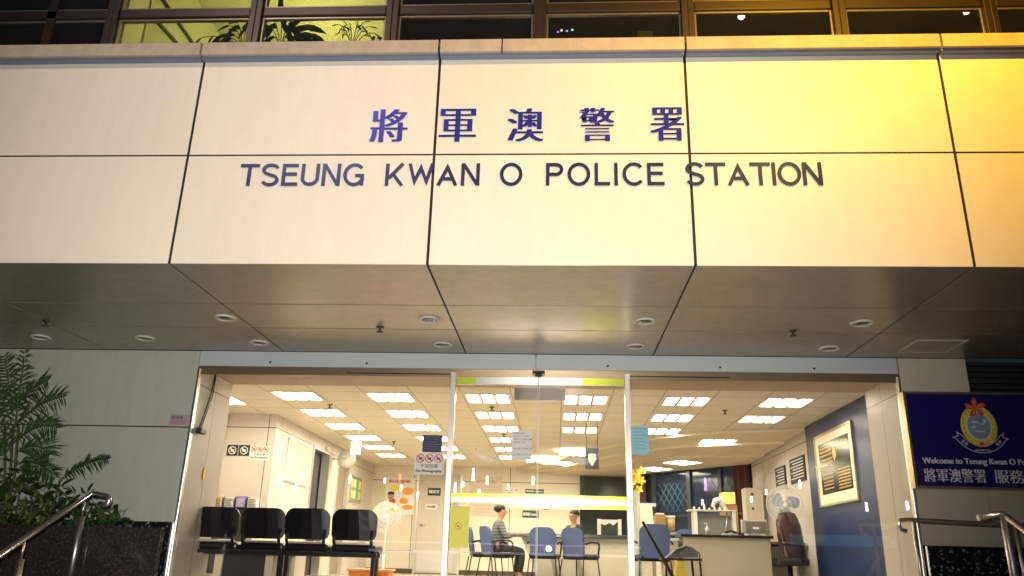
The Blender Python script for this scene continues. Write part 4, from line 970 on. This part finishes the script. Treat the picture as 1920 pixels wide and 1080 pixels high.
t = empty('desk_lamp', (2.45, 13.1, zt), 'white curved hood of a desk lamp leaning above the tabletop shelf', 'lamp')
a = at(1335, 950, 13.1); b = at(1352, 935, 13.1); c = at(1364, 962, 13.1)
MB().tube([a, (a+b)/2+Vector((-.02, 0, .03)), b, c], .03, 10, rs=[.02, .045, .05, .03]).build('hood', m_white, t)
MB().tube([c, at(1362, 985, 13.1), at(1358, 1003, 13.1)], .014, 8).build('stem', m_steel, t)
t = empty('carton', (2.9, 14.2, 0), 'tall brown carton with yellow front upper half behind the tabletop shelf', 'carton')
a, b = at(1356, 945, 14.0), at(1378, 923, 14.0)
bx(a.x, b.x, 14.0, 14.3, a.z, b.z, bev=.004).build('yellow_box', M('yellow card', (.85, .68, .16), .6), t)
bx(a.x+.0, b.x+.03, 14.02, 14.35, .0, a.z-.001, bev=.004).build('box', m_carton, t)
t = empty('phone', (2.4, 12.2, .76), 'small silver desk phone on the black desk top beside the monitor', 'phone')
MB().box(2.42, 2.62, 12.1, 12.3, .761, .785, bev=.006).build('base', M('grey phone', (.3, .3, .31), .4), t); MB().tube([(2.44, 12.12, .80), (2.52, 12.11, .825), (2.60, 12.12, .80)], .014, 8).build('handset', m_black, t)
t = empty('hand_sanitiser', (2.30, 12.2, .76), 'pump bottle standing on the middle of the black desk top', 'bottle')
MB().lathe((2.19, 12.15, .761), [(0, 0), (.03, 0), (.03, .09), (.012, .11), (.012, .125), (0, .125)], 14).build('bottle', M('clear grey plastic', (.5, .5, .5), .15), t); MB().tube([(2.19, 12.15, .886), (2.19, 12.15, .92), (2.15, 12.15, .918)], .006, 6).build('pump', m_white, t)
o = MB().box(2.56, 2.74, 12.3, 12.5, .761, .79, bev=.01).box(2.60, 2.72, 12.32, 12.46, .791, .81, bev=.006).build('black_bag', m_black); rootmesh(o, 'flat black bag lying left of the grey monitor on the desk', 'bag')
# brown executive chair
t = empty('office_chair', (3.48, 12.0, 0), 'brown leather high back office chair turned sideways beside the desk', 'office chair')
cx, cy = 3.30, 12.05
sh = shell([(p[0]*1.0, p[1]) for p in backshape(.46, .48, .68, rc=.2)], (0, 0, 0), .05, .09, -.14)
Mx = Matrix.Translation((cx+.14, cy-.05, .42)) @ Matrix.Rotation(R(38), 4, 'Z')
bmesh.ops.transform(sh.b, matrix=Mx, verts=sh.b.verts); bmesh.ops.bevel(sh.b, geom=[e for e in sh.b.edges if e.is_manifold and e.calc_face_angle(0) > 1.2], offset=.03, segments=3, affect='EDGES', profile=.5)
sh.build('backrest', m_brownl, t, smooth=True)
MB().box(cx-.24, cx+.22, cy-.24, cy+.24, .36, .47, bev=.035).build('seat', M('black leather', (.014, .012, .012), .45, 0, .1, 20, .4, 80), t)
for s in (-1, 1): MB().tube([(cx+.12, cy+s*.26, .42), (cx+.12, cy+s*.29, .62), (cx+.06, cy+s*.29, .655), (cx-.16, cy+s*.29, .65)], .022, 8).build('armrest', m_black, t)
MB().lathe((cx, cy, 0), [(.03, .09), (.03, .36)], 12).build('column', m_blackm, t)
for k in range(5):
    a = 2*pi*k/5+.3; g = MB().tube([(cx, cy, .10), (cx+.28*cos(a), cy+.28*sin(a), .07)], .02, 8, rs=[.028, .016]).build('leg', m_black, t)
    MB().lathe((cx+.28*cos(a), cy+.28*sin(a), .03), [(0, -.02), (.03, -.02), (.03, .02), (0, .02)], 12, 'Y').build('castor', m_black, g)
# cream machine, cartons, CNY ornament
t = empty('display_back', (1.36, 13.2, .7), 'cream flat panel leaning behind the blue chair right of the doors', 'panel')
mb = MB(); a = at(1194, 945, 13.2); b = at(1226, 990, 13.2); mb.prism([(a.x, a.z), (b.x-.02, a.z+.0), (b.x+.01, b.z-.02), (a.x+.01, b.z-.02)], (0, 13.2, 0), X, Z, Y_, .03); mb.build('board', M('cream white board', (.70, .70, .58), .5), t)
bx(a.x-.05, b.x+.1, 13.15, 13.6, .66, b.z-.021).build('table_top', m_beige, t); bx(a.x, a.x+.05, 13.2, 13.5, 0, .659).build('leg', m_beige, t); bx(b.x, b.x+.05, 13.2, 13.5, 0, .659).build('leg', m_beige, t)
bx(a.x+.03, b.x+.05, 13.24, 13.3, a.z-.03, a.z+.02).build('top_tray', M('pale blue plastic', (.5, .55, .7), .4), t)
for k, (px0, px1, py0, py1, mt, lb) in enumerate(((1229, 1249, 964, 992, m_carton, 'brown cardboard box left of its taller neighbour on the back table'), (1250, 1268, 966, 990, M('brown drum', (.42, .30, .10), .6), 'yellow brown tub with white lid beside the cardboard box'))):
    a, b = at(px0, py0, 13.4), at(px1, py1, 13.4); t = empty('carton' if k == 0 else 'tub', ((a.x+b.x)/2, 13.5, b.z), lb, 'carton' if k == 0 else 'tub')
    if k == 0: bx(a.x, b.x, 13.4, 13.7, b.z-.04, a.z, bev=.004).build('box', mt, t); bx(a.x+.02, b.x-.02, 13.42, 13.6, a.z+.001, a.z+.02).build('lid', m_paper, t)
    else:
        c = Vector(((a.x+b.x)/2, 13.5, b.z-.04)); rr = (b.x-a.x)/2
        MB().lathe(c, [(0, 0), (rr*.9, 0), (rr, a.z-b.z), (0, a.z-b.z)], 18).build('body', mt, t); MB().lathe(c+Z*(a.z-b.z+.001), [(0, 0), (rr*1.05, 0), (rr*1.05, .035), (0, .035)], 18).build('lid', m_white, t)
bx(1.75, 2.1, 13.3, 13.8, .60, .64).build('x', m_beige) if False else None
t = empty('back_table', (1.75, 13.6, 0), 'beige table carrying the cardboard box and tub behind the cream cupboard', 'table')
a = at(1249, 992, 13.4); zt2 = a.z-.041
bx(1.55, 2.02, 13.35, 13.8, zt2-.04, zt2-.001).build('table_top', m_beige, t)
for x, y in ((1.57, 13.37), (1.96, 13.37), (1.57, 13.75), (1.96, 13.75)): bx(x, x+.04, y, y+.04, 0, zt2-.041).build('leg', m_beige, t)
t = empty('festive_ornament', (1.2, 12.9, 0), 'cluster of bright yellow pinwheel flowers on a grey column right of the doors', 'ornament')
c = at(1192, 900, 12.9); MB().lathe((c.x+.0, c.y, 0), [(0, 0), (.07, 0), (.055, .03), (.055, c.z-.16), (0, c.z-.16)], 18).build('column', M('grey green column', (.25, .27, .2), .4), t)
random.seed(11)
for k in range(9):
    ox, oz = random.uniform(-.09, .10), random.uniform(-.16, .16); mb = MB()
    for q in range(5):
        a = 2*pi*q/5+k; d = Vector((cos(a), 0, sin(a))); e = Vector((-sin(a), 0, cos(a))); o3 = Vector((c.x+ox, c.y-.02*k*.3, c.z+oz))
        mb.face([o3, o3+d*.05+e*.03, o3+d*.075-Y_*.01, o3+d*.04-e*.02-Y_*.02])
    mb.build('pinwheel', m_yel if k % 3 else m_orange, t)
# black folding stand with bag just inside the right pane
t = empty('black_stand', (1.4, 9.4, 0), 'black metal folding stand with a long diagonal pole just inside the right glass', 'stand')
p0, p1 = at(1205, 978, 9.25), at(1266, 1090, 9.3)
dd = (p1-p0); MB().tube([p0, p0+dd*1.55], .019, 8, rs=[.017, .021]).build('diagonal_pole', m_blackm, t)
ta, tb = at(1243, 1048, 9.35), at(1316, 1046, 9.35); tz = ta.z
bx(ta.x, tb.x, 9.33, 9.70, tz-.012, tz+.012, bev=.003).build('tray', m_blackm, t)
for px in (1297, 1312):
    q = at(px, 1050, 9.36 if px < 1300 else 9.66); MB().tube([(q.x, q.y, tz-.012), (q.x+.02, q.y, 0)], .012, 8).build('leg', m_blackm, t)
MB().tube([(ta.x+.04, 9.36, tz-.012), (ta.x+.02, 9.36, 0)], .012, 8).build('leg', m_blackm, t)
t = empty('grey_bag', (1.4, 9.5, tz+.012), 'grey and black striped bag slumped on the black stand', 'bag')
prof = [at(1249, 1046, 9.4), at(1268, 1030, 9.4), at(1287, 1023, 9.4), at(1299, 1026, 9.4), at(1307, 1034, 9.4), at(1309, 1045, 9.4)]
mb = MB(); mb.prism([(v.x, v.z) for v in prof], (0, 9.38, 0), X, Z, Y_, .22); bmesh.ops.bevel(mb.b, geom=mb.b.edges[:], offset=.008, segments=2, affect='EDGES')
mb.build('body', M('grey canvas', (.20, .20, .20), .8, 0, .25, 30, .5, 200), t)
mb = MB()
for k in range(4): q = prof[1].lerp(prof[2], k/3.2); mb.tube([(q.x, 9.365, q.z+.002), (q.x-.05, 9.365, q.z-.055)], .006, 6)
mb.build('stripe', m_ink, t); q = prof[4]; MB().tube([q, q+Vector((.025, 0, -.02)), q+Vector((.03, 0, -.07)), q+Vector((0, 0, -.09))], .007, 6).build('strap', m_ink, t)
t = empty('wet_floor_sign', (1.38, 9.8, 0), 'bright yellow folding caution board standing under the black stand', 'caution board')
mb = MB(); a = at(1266, 1083, 9.8); b = at(1283, 1052, 9.8); mb.prism([(a.x-.05, 0), (b.x+.06, 0), (b.x-.005, b.z), (a.x+.035, b.z)], (0, 9.8, 0), X, Z, Y_, .012); mb.prism([(a.x-.05, 0), (b.x+.06, 0), (b.x-.005, b.z), (a.x+.035, b.z)], (0, 9.95, 0), X, Z, Y_, .012); mb.build('boards', m_yel, t)
MB().box(a.x+.03, b.x-.005, 9.80, 9.962, b.z-.006, b.z+.012).build('hinge', m_yel, t)
# slim white cabinet with switches by the partition corner
t = empty('control_cabinet', (3.6, 15.3, 0), 'tall pale cabinet with small dark switches in the corner by the dark partition', 'cabinet')
bx(3.40, 3.70, 14.9, 15.2, 0, 1.32+E_, bev=.006).build('body', m_cream, t)
mb = MB()
for k in range(4): mb.box(3.50, 3.54, 14.889, 14.899, .8+.25*k, .84+.25*k)
mb.build('switch', m_ink, t)

# ================================================================= people
def skin_mesh(name, verts, edges, radii, mat, parent, sub=2):
    me = bpy.data.meshes.new(name); me.from_pydata([Vector(v) for v in verts], edges, []); o = bpy.data.objects.new(name, me); COL.objects.link(o)
    md = o.modifiers.new('skin', 'SKIN'); 
    if not me.skin_vertices: 
        bpy.context.view_layer.objects.active = o
    for i, r_ in enumerate(radii):
        sv = me.skin_vertices[0].data[i]; sv.radius = (r_, r_) if not isinstance(r_, tuple) else r_; sv.use_root = (i == 0)
    s_ = o.modifiers.new('sub', 'SUBSURF'); s_.levels = sub; s_.render_levels = sub
    dg = bpy.context.evaluated_depsgraph_get(); m2 = bpy.data.meshes.new_from_object(o.evaluated_get(dg)); bpy.data.objects.remove(o)
    for p in m2.polygons: p.use_smooth = True
    m2.materials.clear(); m2.materials.append(mat); n = bpy.data.objects.new(name, m2); COL.objects.link(n); n.parent = parent; return n
def person(loc, rz, label, shirt, trouser, hand_fwd=(.36, .80), sc=.93, head_turn=0, head_down=0):
    """seated figure facing +Y in its own space"""
    t = empty('person', loc, label, 'person'); t.rotation_euler.z = R(rz); t.scale = (sc,)*3
    V, Ed, Rd = [], [], []
    def add(p, r_, par=None):
        V.append(p); Rd.append(r_)
        if par is not None: Ed.append((par, len(V)-1))
        return len(V)-1
    pel = add((0, 0, .56), .12); wa = add((0, .01, .70), .115, pel); ch = add((0, .03, .90), .13, wa); nk0 = add((0, .03, 1.06), .065, ch); nk = add((0, .05, 1.12), .052, nk0)
    hd = add((0, .08, 1.17), .076, nk); hd2 = add((0, .07, 1.25), .095, hd); hd3 = add((0, .055, 1.33), .055, hd2)
    for s in (-1, 1):
        sh_ = add((s*.17, .02, 1.00), .055, ch); el = add((s*.22, .10, .76), .042, sh_); wr = add((s*.12, hand_fwd[0], hand_fwd[1]+.02), .026, el)
        pm = add((s*.10, hand_fwd[0]+.07, hand_fwd[1]+.02), .032, wr)
        for f, (dx, ln) in enumerate(((-.030, .06), (-.010, .075), (.010, .072), (.030, .055))):
            k1 = add((s*.10+dx, hand_fwd[0]+.10, hand_fwd[1]+.022), .0095, pm); k2 = add((s*.10+dx*1.1, hand_fwd[0]+.10+ln*.5, hand_fwd[1]+.018), .0085, k1); add((s*.10+dx*1.1, hand_fwd[0]+.10+ln, hand_fwd[1]+.002), .0075, k2)
        th = add((s*.10-s*.045, hand_fwd[0]+.06, hand_fwd[1]+.012), .011, pm); add((s*.10-s*.06, hand_fwd[0]+.10, hand_fwd[1]+.005), .009, th)
        hip = add((s*.09, .06, .54), .095, pel); kn = add((s*.12, .45, .53), .062, hip); an = add((s*.13, .40, .10), .04, kn); add((s*.14, .53, .035), .035, an)
    skin_mesh('body', V, Ed, Rd, m_skin, t)
    # face details and hair
    def ico(mb, c, r_, mt=None):
        mb.m(mt); g = bmesh.ops.create_icosphere(mb.b, subdivisions=3, radius=1); 
        for v in g['verts']: v.co = Vector((v.co.x*r_[0]+c[0], v.co.y*r_[1]+c[1], v.co.z*r_[2]+c[2]))
        for f in {f for v in g['verts'] for f in v.link_faces}: f.material_index = mb.mi; f.smooth = True
    mb = MB(); ico(mb, (0, .178, 1.215), (.014, .022, .02), m_skin)
    for s in (-1, 1): ico(mb, (s*.094, .065, 1.23), (.012, .022, .032), m_skin)
    mb.build('nose_and_ears', None, None).parent = t
    mb = MB()
    for s in (-1, 1): ico(mb, (s*.032, .158, 1.245), (.013, .010, .006), m_ink)
    ico(mb, (0, .158, 1.170), (.024, .010, .005), m_red)
    mb.build('eyes_and_mouth', None, None).parent = t
    mb = MB(); ico(mb, (0, .03, 1.285), (.102, .112, .082), m_hair); mb.build('hair', None, None).parent = t
    V, Ed, Rd = [], [], []
    pel = add((0, 0, .56), .14); wa = add((0, .01, .70), .135, pel); ch = add((0, .03, .90), .15, wa); add((0, .04, 1.075), .075, ch)
    for s in (-1, 1):
        sh_ = add((s*.17, .02, 1.0), .075, ch); el = add((s*.22, .10, .76), .058, sh_); add((s*.135, hand_fwd[0]-.05, hand_fwd[1]+.01), .040, el)
    skin_mesh('shirt', V, Ed, Rd, shirt, t)
    V, Ed, Rd = [], [], []
    pel = add((0, 0, .54), .145)
    for s in (-1, 1): hip = add((s*.09, .08, .54), .11, pel); kn = add((s*.12, .46, .53), .078, hip); add((s*.13, .41, .13), .055, kn)
    skin_mesh('trousers', V, Ed, Rd, trouser, t)
    for s in (-1, 1): MB().box(s*.14-.045, s*.14+.045, .36, .62, .0, .085, bev=.03).build('shoe', m_black, None).parent = t
    return t
m_stripe = grid(M('grey shirt', (.20, .19, .22), .8), [(2, 0, .05, .02)], (.09, .085, .11))
m_trou = M('dark trousers', (.02, .02, .024), .8, 0, .2, 20); m_unif = M('black uniform', (.012, .013, .02), .7, 0, .2, 20)
person((-1.02, 14.35, 0), -72, 'seated man in a grey striped shirt leaning on the counter, facing right', m_stripe, m_trou, (.38, .82))
person((.36, 15.45, 0), 140, 'officer in black uniform seated behind the counter with head turned left', m_unif, m_trou, (.30, .80), .93)
t = empty('swivel_chair', (.36, 15.52, 0), 'low black swivel chair under the officer behind the counter', 'chair')
MB().box(.13, .59, 15.3, 15.75, .36, .43, bev=.02).build('seat', m_black, t); MB().lathe((.36, 15.52, 0), [(0, 0), (.25, 0), (.25, .03), (.03, .06), (.03, .36), (0, .36)], 16).build('pedestal', m_blackm, t)

# ================================================================= handrails outside
def hook(c, r_, d1, d2, a0, a1, n=10): return [Vector(c)+d1*(r_*cos(R(a0+(a1-a0)*i/n)))+d2*(r_*sin(R(a0+(a1-a0)*i/n))) for i in range(n+1)]
t = empty('handrail', (-4.25, 6.6, 0), 'stainless handrail with curled end climbing beside the steps at left', 'handrail')
a = atx(172, 926, -4.28); b = at(198, 929, a.y-.02)
low = atx(0, 1041, -4.28); d = (low-a).normalized(); low2 = a+d*2.9
MB().tube([low2, low, a, a.lerp(b, .25)+Z*.005, b]+[b+Vector((.035, 0, -.012)), b+Vector((.045, 0, -.05)), b+Vector((.03, 0, -.085)), b+Vector((-.015, 0, -.10))], .024, 14).build('rail', m_polish, t)
for k, s in ((0, .10), (1, .92), (2, 1.9)):
    q = a+d*s; zg = 0 if k == 0 else (-.15*math.ceil((7.1-q.y)/.3))
    if k == 0: zg = 0; 
    MB().tube([(q.x, q.y, zg), (q.x, q.y, q.z-.16)], .029, 14).build('post', m_steel, t)
    MB().tube([(q.x, q.y, q.z-.159), (q.x, q.y, q.z-.02)], .011, 10).build('spindle', m_steel, t)
t = empty('handrail', (4, 7.5, 0), 'level stainless handrail with curled end below the welcome sign', 'handrail')
a = at(1693, 974, 7.55); b = at(1882, 984, 7.55); e = Vector((5.6, 7.55, b.z))
MB().tube([a+Vector((.02, 0, -.10)), a+Vector((-.025, 0, -.09)), a+Vector((-.045, 0, -.045)), a+Vector((-.03, 0, -.01)), a+Vector((.02, 0, 0)), b, e], .020, 12).build('rail', m_polish, t)
for q in (at(1716, 1000, 7.55), at(1907, 1000, 7.55)):
    MB().tube([(q.x, q.y, 0), (q.x, q.y, a.z-.02)], .018, 12).build('post', m_steel, t)
t = empty('handrail', (3.5, 6.5, 0), 'stainless stair handrail descending at the right edge with thick posts', 'handrail')
a = at(1834, 971, 7.0); b = at(1876, 963, 7.0); c = b+Vector((.0, -1.3, -.66)); c2 = b+Vector((0, -2.4, -1.22))
MB().tube([a, a.lerp(b, .9), b+Vector((0.01, -.03, -.01)), c, c2], .026, 12).build('rail', m_polish, t)
for q in (b+Vector((0, -.05, 0)), c):
    MB().tube([(q.x, q.y, 0 if q.y > 6.9 else -.15*math.ceil((7.1-q.y)/.3)), (q.x, q.y, q.z-.02)], .034, 12).build('post', m_steel, t)

# ================================================================= planter and plants
t = empty('planter_wall', (-5.4, 7.5, 0), 'dark polished granite planter wall in front of the green wall at left', 'planter')
mb = MB()
for x0, x1 in ((-7.0, -5.62), (-5.615, -4.36), (-4.355, -3.55)): mb.box(x0, x1, 7.28, 7.34, 0, .19+E_, bev=.003)
mb.build('wall', m_granite2, t)
bx(-7.0, -3.85, 7.345, 7.92, .0, .10+E_).build('soil', M('soil', (.03, .02, .012), .9, 0, .3, 20), t)
m_leaf = M('dark green leaf', (.03, .075, .02), .38, 0, .45, 6); m_leaf2 = M('mid green leaf', (.042, .085, .018), .42, 0, .5, 5); m_leaf3 = M('palm leaflet', (.045, .10, .03), .42, 0, .35, 5)
m_stem = M('green brown stem', (.07, .09, .03), .6)
def frond(mb, p0, p1, sag, ln, n, wid=.012, updir=Vector((0, 0, 1))):
    p0, p1 = Vector(p0), Vector(p1); mid = (p0+p1)/2+updir*sag; pts = []
    for i in range(n+1):
        u = i/n; pts.append(p0*(1-u)**2+mid*2*u*(1-u)+p1*u*u)
    mb.tube(pts[::2] if len(pts) > 4 else pts, .005, 5, rs=None)
    for i in range(2, n+1):
        tg = (pts[i]-pts[i-1]).normalized(); sd = tg.cross(Vector((0, -1, .25))).normalized(); u = i/n; l_ = ln*(.55+.9*sin(pi*min(1, u*.9+.08)))*.75
        for s in (-1, 1):
            jit = random.uniform(.6, 1.25); d = (tg*.75+sd*s*.85+Vector((0, random.uniform(-.25, .25), -.18))).normalized()*l_*jit
            w_ = d.cross(Vector((0, 1, .3))).normalized()*wid/2; a = pts[i]; drp = Vector((0, 0, -random.uniform(.1, .5)*l_))
            mb.face([a-w_*.4, a+d*.45-w_+drp*.2, a+d+drp, a+d*.45+w_+drp*.2, a+w_*.4])
def leafcard(mb, c, d, up_, ln, wd):
    sd = d.cross(up_).normalized(); up2 = sd.cross(d).normalized(); pts = []
    for u, w_ in ((.0, .04), (.25, .8), (.5, 1), (.75, .75)):
        pts.append((u, w_))
    Lq = [c+d*ln*u-sd*wd/2*w_+up2*(-ln*.25*u*u) for u, w_ in pts]; Rq = [c+d*ln*u+sd*wd/2*w_+up2*(-ln*.25*u*u) for u, w_ in pts]; Cq = [c+d*ln*u+up2*(-ln*.25*u*u-wd*.12) for u, w_ in pts]
    tip = c+d*ln-up2*ln*.28
    for i in range(3): mb.face([Lq[i], Cq[i], Cq[i+1], Lq[i+1]]); mb.face([Cq[i], Rq[i], Rq[i+1], Cq[i+1]])
    mb.face([Lq[3], Cq[3], tip]); mb.face([Cq[3], Rq[3], tip])
random.seed(21)
t = empty('palm_plant', (-5.35, 7.6, .46), 'tall feathery palm in the planter at the left edge', 'palm')
base = at(14, 890, 7.6); mb = MB(); yb = 7.62
crown = at(20, 800, yb)
for dx in (-.03, .01, .04): mb.tube([(base.x+dx, yb, .46), (base.x+dx*1.4, yb, base.z), (crown.x+dx*2, yb, crown.z)], .011, 6)
mb.build('trunk', m_stem, t)
F = [((22, 840), (45, 660), .03), ((25, 800), (118, 742), .10), ((20, 790), (-30, 700), .08), ((25, 830), (105, 800), .12), ((20, 850), (-40, 760), .12), ((28, 850), (92, 850), .12), ((20, 770), (88, 712), .08), ((15, 860), (-50, 830), .12), ((24, 780), (8, 668), .02), ((30, 870), (100, 890), .10), ((10, 820), (-30, 880), .1)]
mb = MB()
for (a, b, sg) in F:
    pa, pb = at(*a, yb), at(*b, yb+random.uniform(-.28, .20)); frond(mb, pa, pb, sg*1.3, .23, 19, .015)
mb.build('fronds', m_leaf3, t)
t = empty('palm_seedling', (-4.9, 7.5, .46), 'single short palm frond leaning right over the shrubs', 'palm')
mb = MB(); frond(mb, at(112, 900, 7.5), at(200, 858, 7.42), .10, .12, 20, .018); mb.tube([at(100, 960, 7.5), at(106, 920, 7.5), at(112, 900, 7.5)], .006, 5); mb.build('frond', m_leaf2, t)
def shrub(name, cpx, rx_px, top, bot, n, ln, wd, mat, label, seed, y0=7.38, y1=7.85):
    random.seed(seed); cb = at(cpx, bot, 7.6); t = empty(name, (cb.x, 7.6, .46), label, 'shrub', 'leafy shrubs in the planter')
    mb = MB(); stems = MB()
    for k in range(7):
        q = at(cpx+random.uniform(-.6, .6)*rx_px, top+(bot-top)*random.uniform(.2, .6), random.uniform(y0+.1, y1-.1)); stems.tube([(cb.x+random.uniform(-.05, .05), 7.6, .46), (q.x, q.y, q.z)], .006, 5)
    stems.build('stem', m_stem, t)
    for k in range(n):
        u = random.uniform(-1, 1); hh = (1-abs(u)**2.2); v = random.random()**.8
        px = cpx+u*rx_px; py = bot-(bot-top)*hh*v; c = at(px, py, random.uniform(y0, y1))
        d = Vector((u*.8+random.uniform(-.7, .7), random.uniform(-1.1, .2), random.uniform(-.5, .8))).normalized()
        leafcard(mb, c, d, Vector((0, 0, 1)), ln*random.uniform(.7, 1.3), wd*random.uniform(.7, 1.3))
    mb.build('leaves', mat, t)
shrub('broadleaf_shrub', 20, 75, 860, 990, 110, .15, .08, m_leaf2, 'lighter broad leaved shrub at the foot of the palm, left edge', 1)
shrub('broadleaf_shrub', 95, 55, 895, 990, 90, .12, .05, m_leaf, 'dark bushy shrub right of the palm under the leaning frond', 2)
shrub('broadleaf_shrub', 150, 60, 915, 992, 150, .085, .035, m_leaf, 'dense small leaved shrub behind the curled end of the handrail', 3)
shrub('broadleaf_shrub', 200, 42, 945, 992, 110, .075, .035, m_leaf2, 'lowest shrub at the right end of the planter', 4)
shrub('broadleaf_shrub', 50, 60, 905, 992, 140, .10, .03, M('yellow green leaf', (.13, .17, .03), .45, 0, .4, 6), 'yellowish narrow leaved shrub low in front of the palm', 5, 7.36, 7.5)

# upstairs window plants
def winplant(px, base_py, Y, leaves, ln, wd, label, seed, mat, pot=True):
    random.seed(seed); b = at(px, base_py, Y); t = empty('window_plant', (b.x, Y, ZW0+.02), label, 'plant', 'pot plants behind the lit upstairs windows')
    if pot: MB().lathe((b.x, Y, ZW0+.16), [(0, 0), (.07, 0), (.09, .14), (.0, .14)], 14).build('pot', m_dk, t)
    mb = MB(); st = MB()
    for (tx, ty, l2) in leaves:
        q = at(tx, ty, Y+random.uniform(-.1, .1)); top_ = (b+q)/2+Vector((0, 0, .12)); pts = [b*(1-u)**2+top_*2*u*(1-u)+q*u*u for u in (0, .25, .5, .75, 1)]
        st.tube(pts, .004, 5); d = (pts[-1]-pts[-2]).normalized(); sx = 1 if q.x > b.x else -1
        leafcard(mb, pts[-1], (d+Vector((0, 0, -.5))).normalized(), Vector((0, -1, .2)), ln*l2, wd*l2)
        leafcard(mb, pts[2], (d+Vector((sx*.4, 0, .2))).normalized(), Vector((0, -1, .1)), ln*l2*.8, wd*l2)
        leafcard(mb, pts[3], Vector((sx*random.uniform(.2, .8), .1, -random.uniform(.2, .8))).normalized(), Vector((0, -1, .2)), ln*l2*.8, wd*l2*.9)
    st.build('stem', m_stem, t); mb.build('leaves', mat, t)
m_wl = M('dark window leaf', (.018, .035, .012), .4, 0, .3, 8)
winplant(455, 90, 6.25, [(425, 62, 1.2), (432, 48, 1.1), (415, 74, .9), (444, 42, 1.2), (462, 50, 1), (380, 70, .8), (395, 82, .6)], .17, .045, 'dark drooping plant left of the upstairs mullion in the lit window', 31, m_wl)
winplant(525, 90, 6.25, [(498, 45, 1.2), (512, 38, 1.2), (528, 34, 1.2), (545, 40, 1.3), (562, 48, 1.4), (580, 62, 1.3), (505, 70, 1), (540, 66, 1), (592, 72, 1)], .19, .06, 'big dark leafy plant in front of the white lamp upstairs', 32, m_wl)
winplant(660, 92, 6.25, [(636, 46, .8), (645, 40, .8), (655, 44, .7), (672, 38, .9), (690, 50, .8), (682, 42, .7), (640, 60, .7), (700, 62, .7)], .12, .022, 'thin twiggy plant in the lit window right of the mullion', 33, m_leaf2)
winplant(703, 88, 6.3, [(700, 70, .5), (712, 72, .5)], .10, .05, 'short dark pot plant at the right end of the lit upstairs windows', 34, m_wl)
o = bx(*(lambda a, b: (a.x, b.x, 6.2, 6.25, ZW0+.2, b.z))(at(1196, 68, 6.2), at(1224, 58, 6.2))).build('wooden_box', M('dull yellow box', (.35, .28, .08), .6)); rootmesh(o, 'small dull yellow box on the sill of the dark window above STATION', 'box')

# ================================================================= across the street (seen only as reflections in the glass)
A = empty('shop_building', (0, -22, -1.2), 'dark building across the street with lit shop front lamps', 'building')
bx(-30, 30, -30, -24, -1.2, 14).build('wall', M('dark render', (.05, .05, .055), .8), A)
random.seed(5); me_ = emat('white tube lamp', (1, .95, .8), 34); mr_ = emat('red tube lamp', (1, .08, .04), 45); mv_ = emat('violet lamp', (.3, .1, 1), 50)
for k in range(26):
    x = -14+random.uniform(0, 34); z = 3.4+random.uniform(-.5, .6); hh = random.choice((.25, .4, .6)); m_ = random.choice((me_, me_, me_, mr_, mv_ if k % 3 == 0 else me_))
    bx(x, x+.10, -23.9, -23.85, z, z+hh).build('lamp_tube', m_, A)
bx(-9, 4, -23.7, -23.6, .98, 1.05).build('reflected_band', emat('pale rail reflection glow', (.8, .8, 1), 1.5), A)  # glowing bar added for the pale railing lines reflected in the glass
bx(-9, 4, -23.7, -23.6, .55, .66).build('reflected_band', emat('pale band reflection glow', (.8, .8, 1), 1.5), A)  # second glowing bar added for the same reflected lines
bx(11, 16, -23.7, -23.6, 1.3, 1.8).build('cyan_glow_panel', emat('cyan glow panel', (.05, .45, .7), .8), A)  # glowing panel added to give the cyan band reflected in the glass
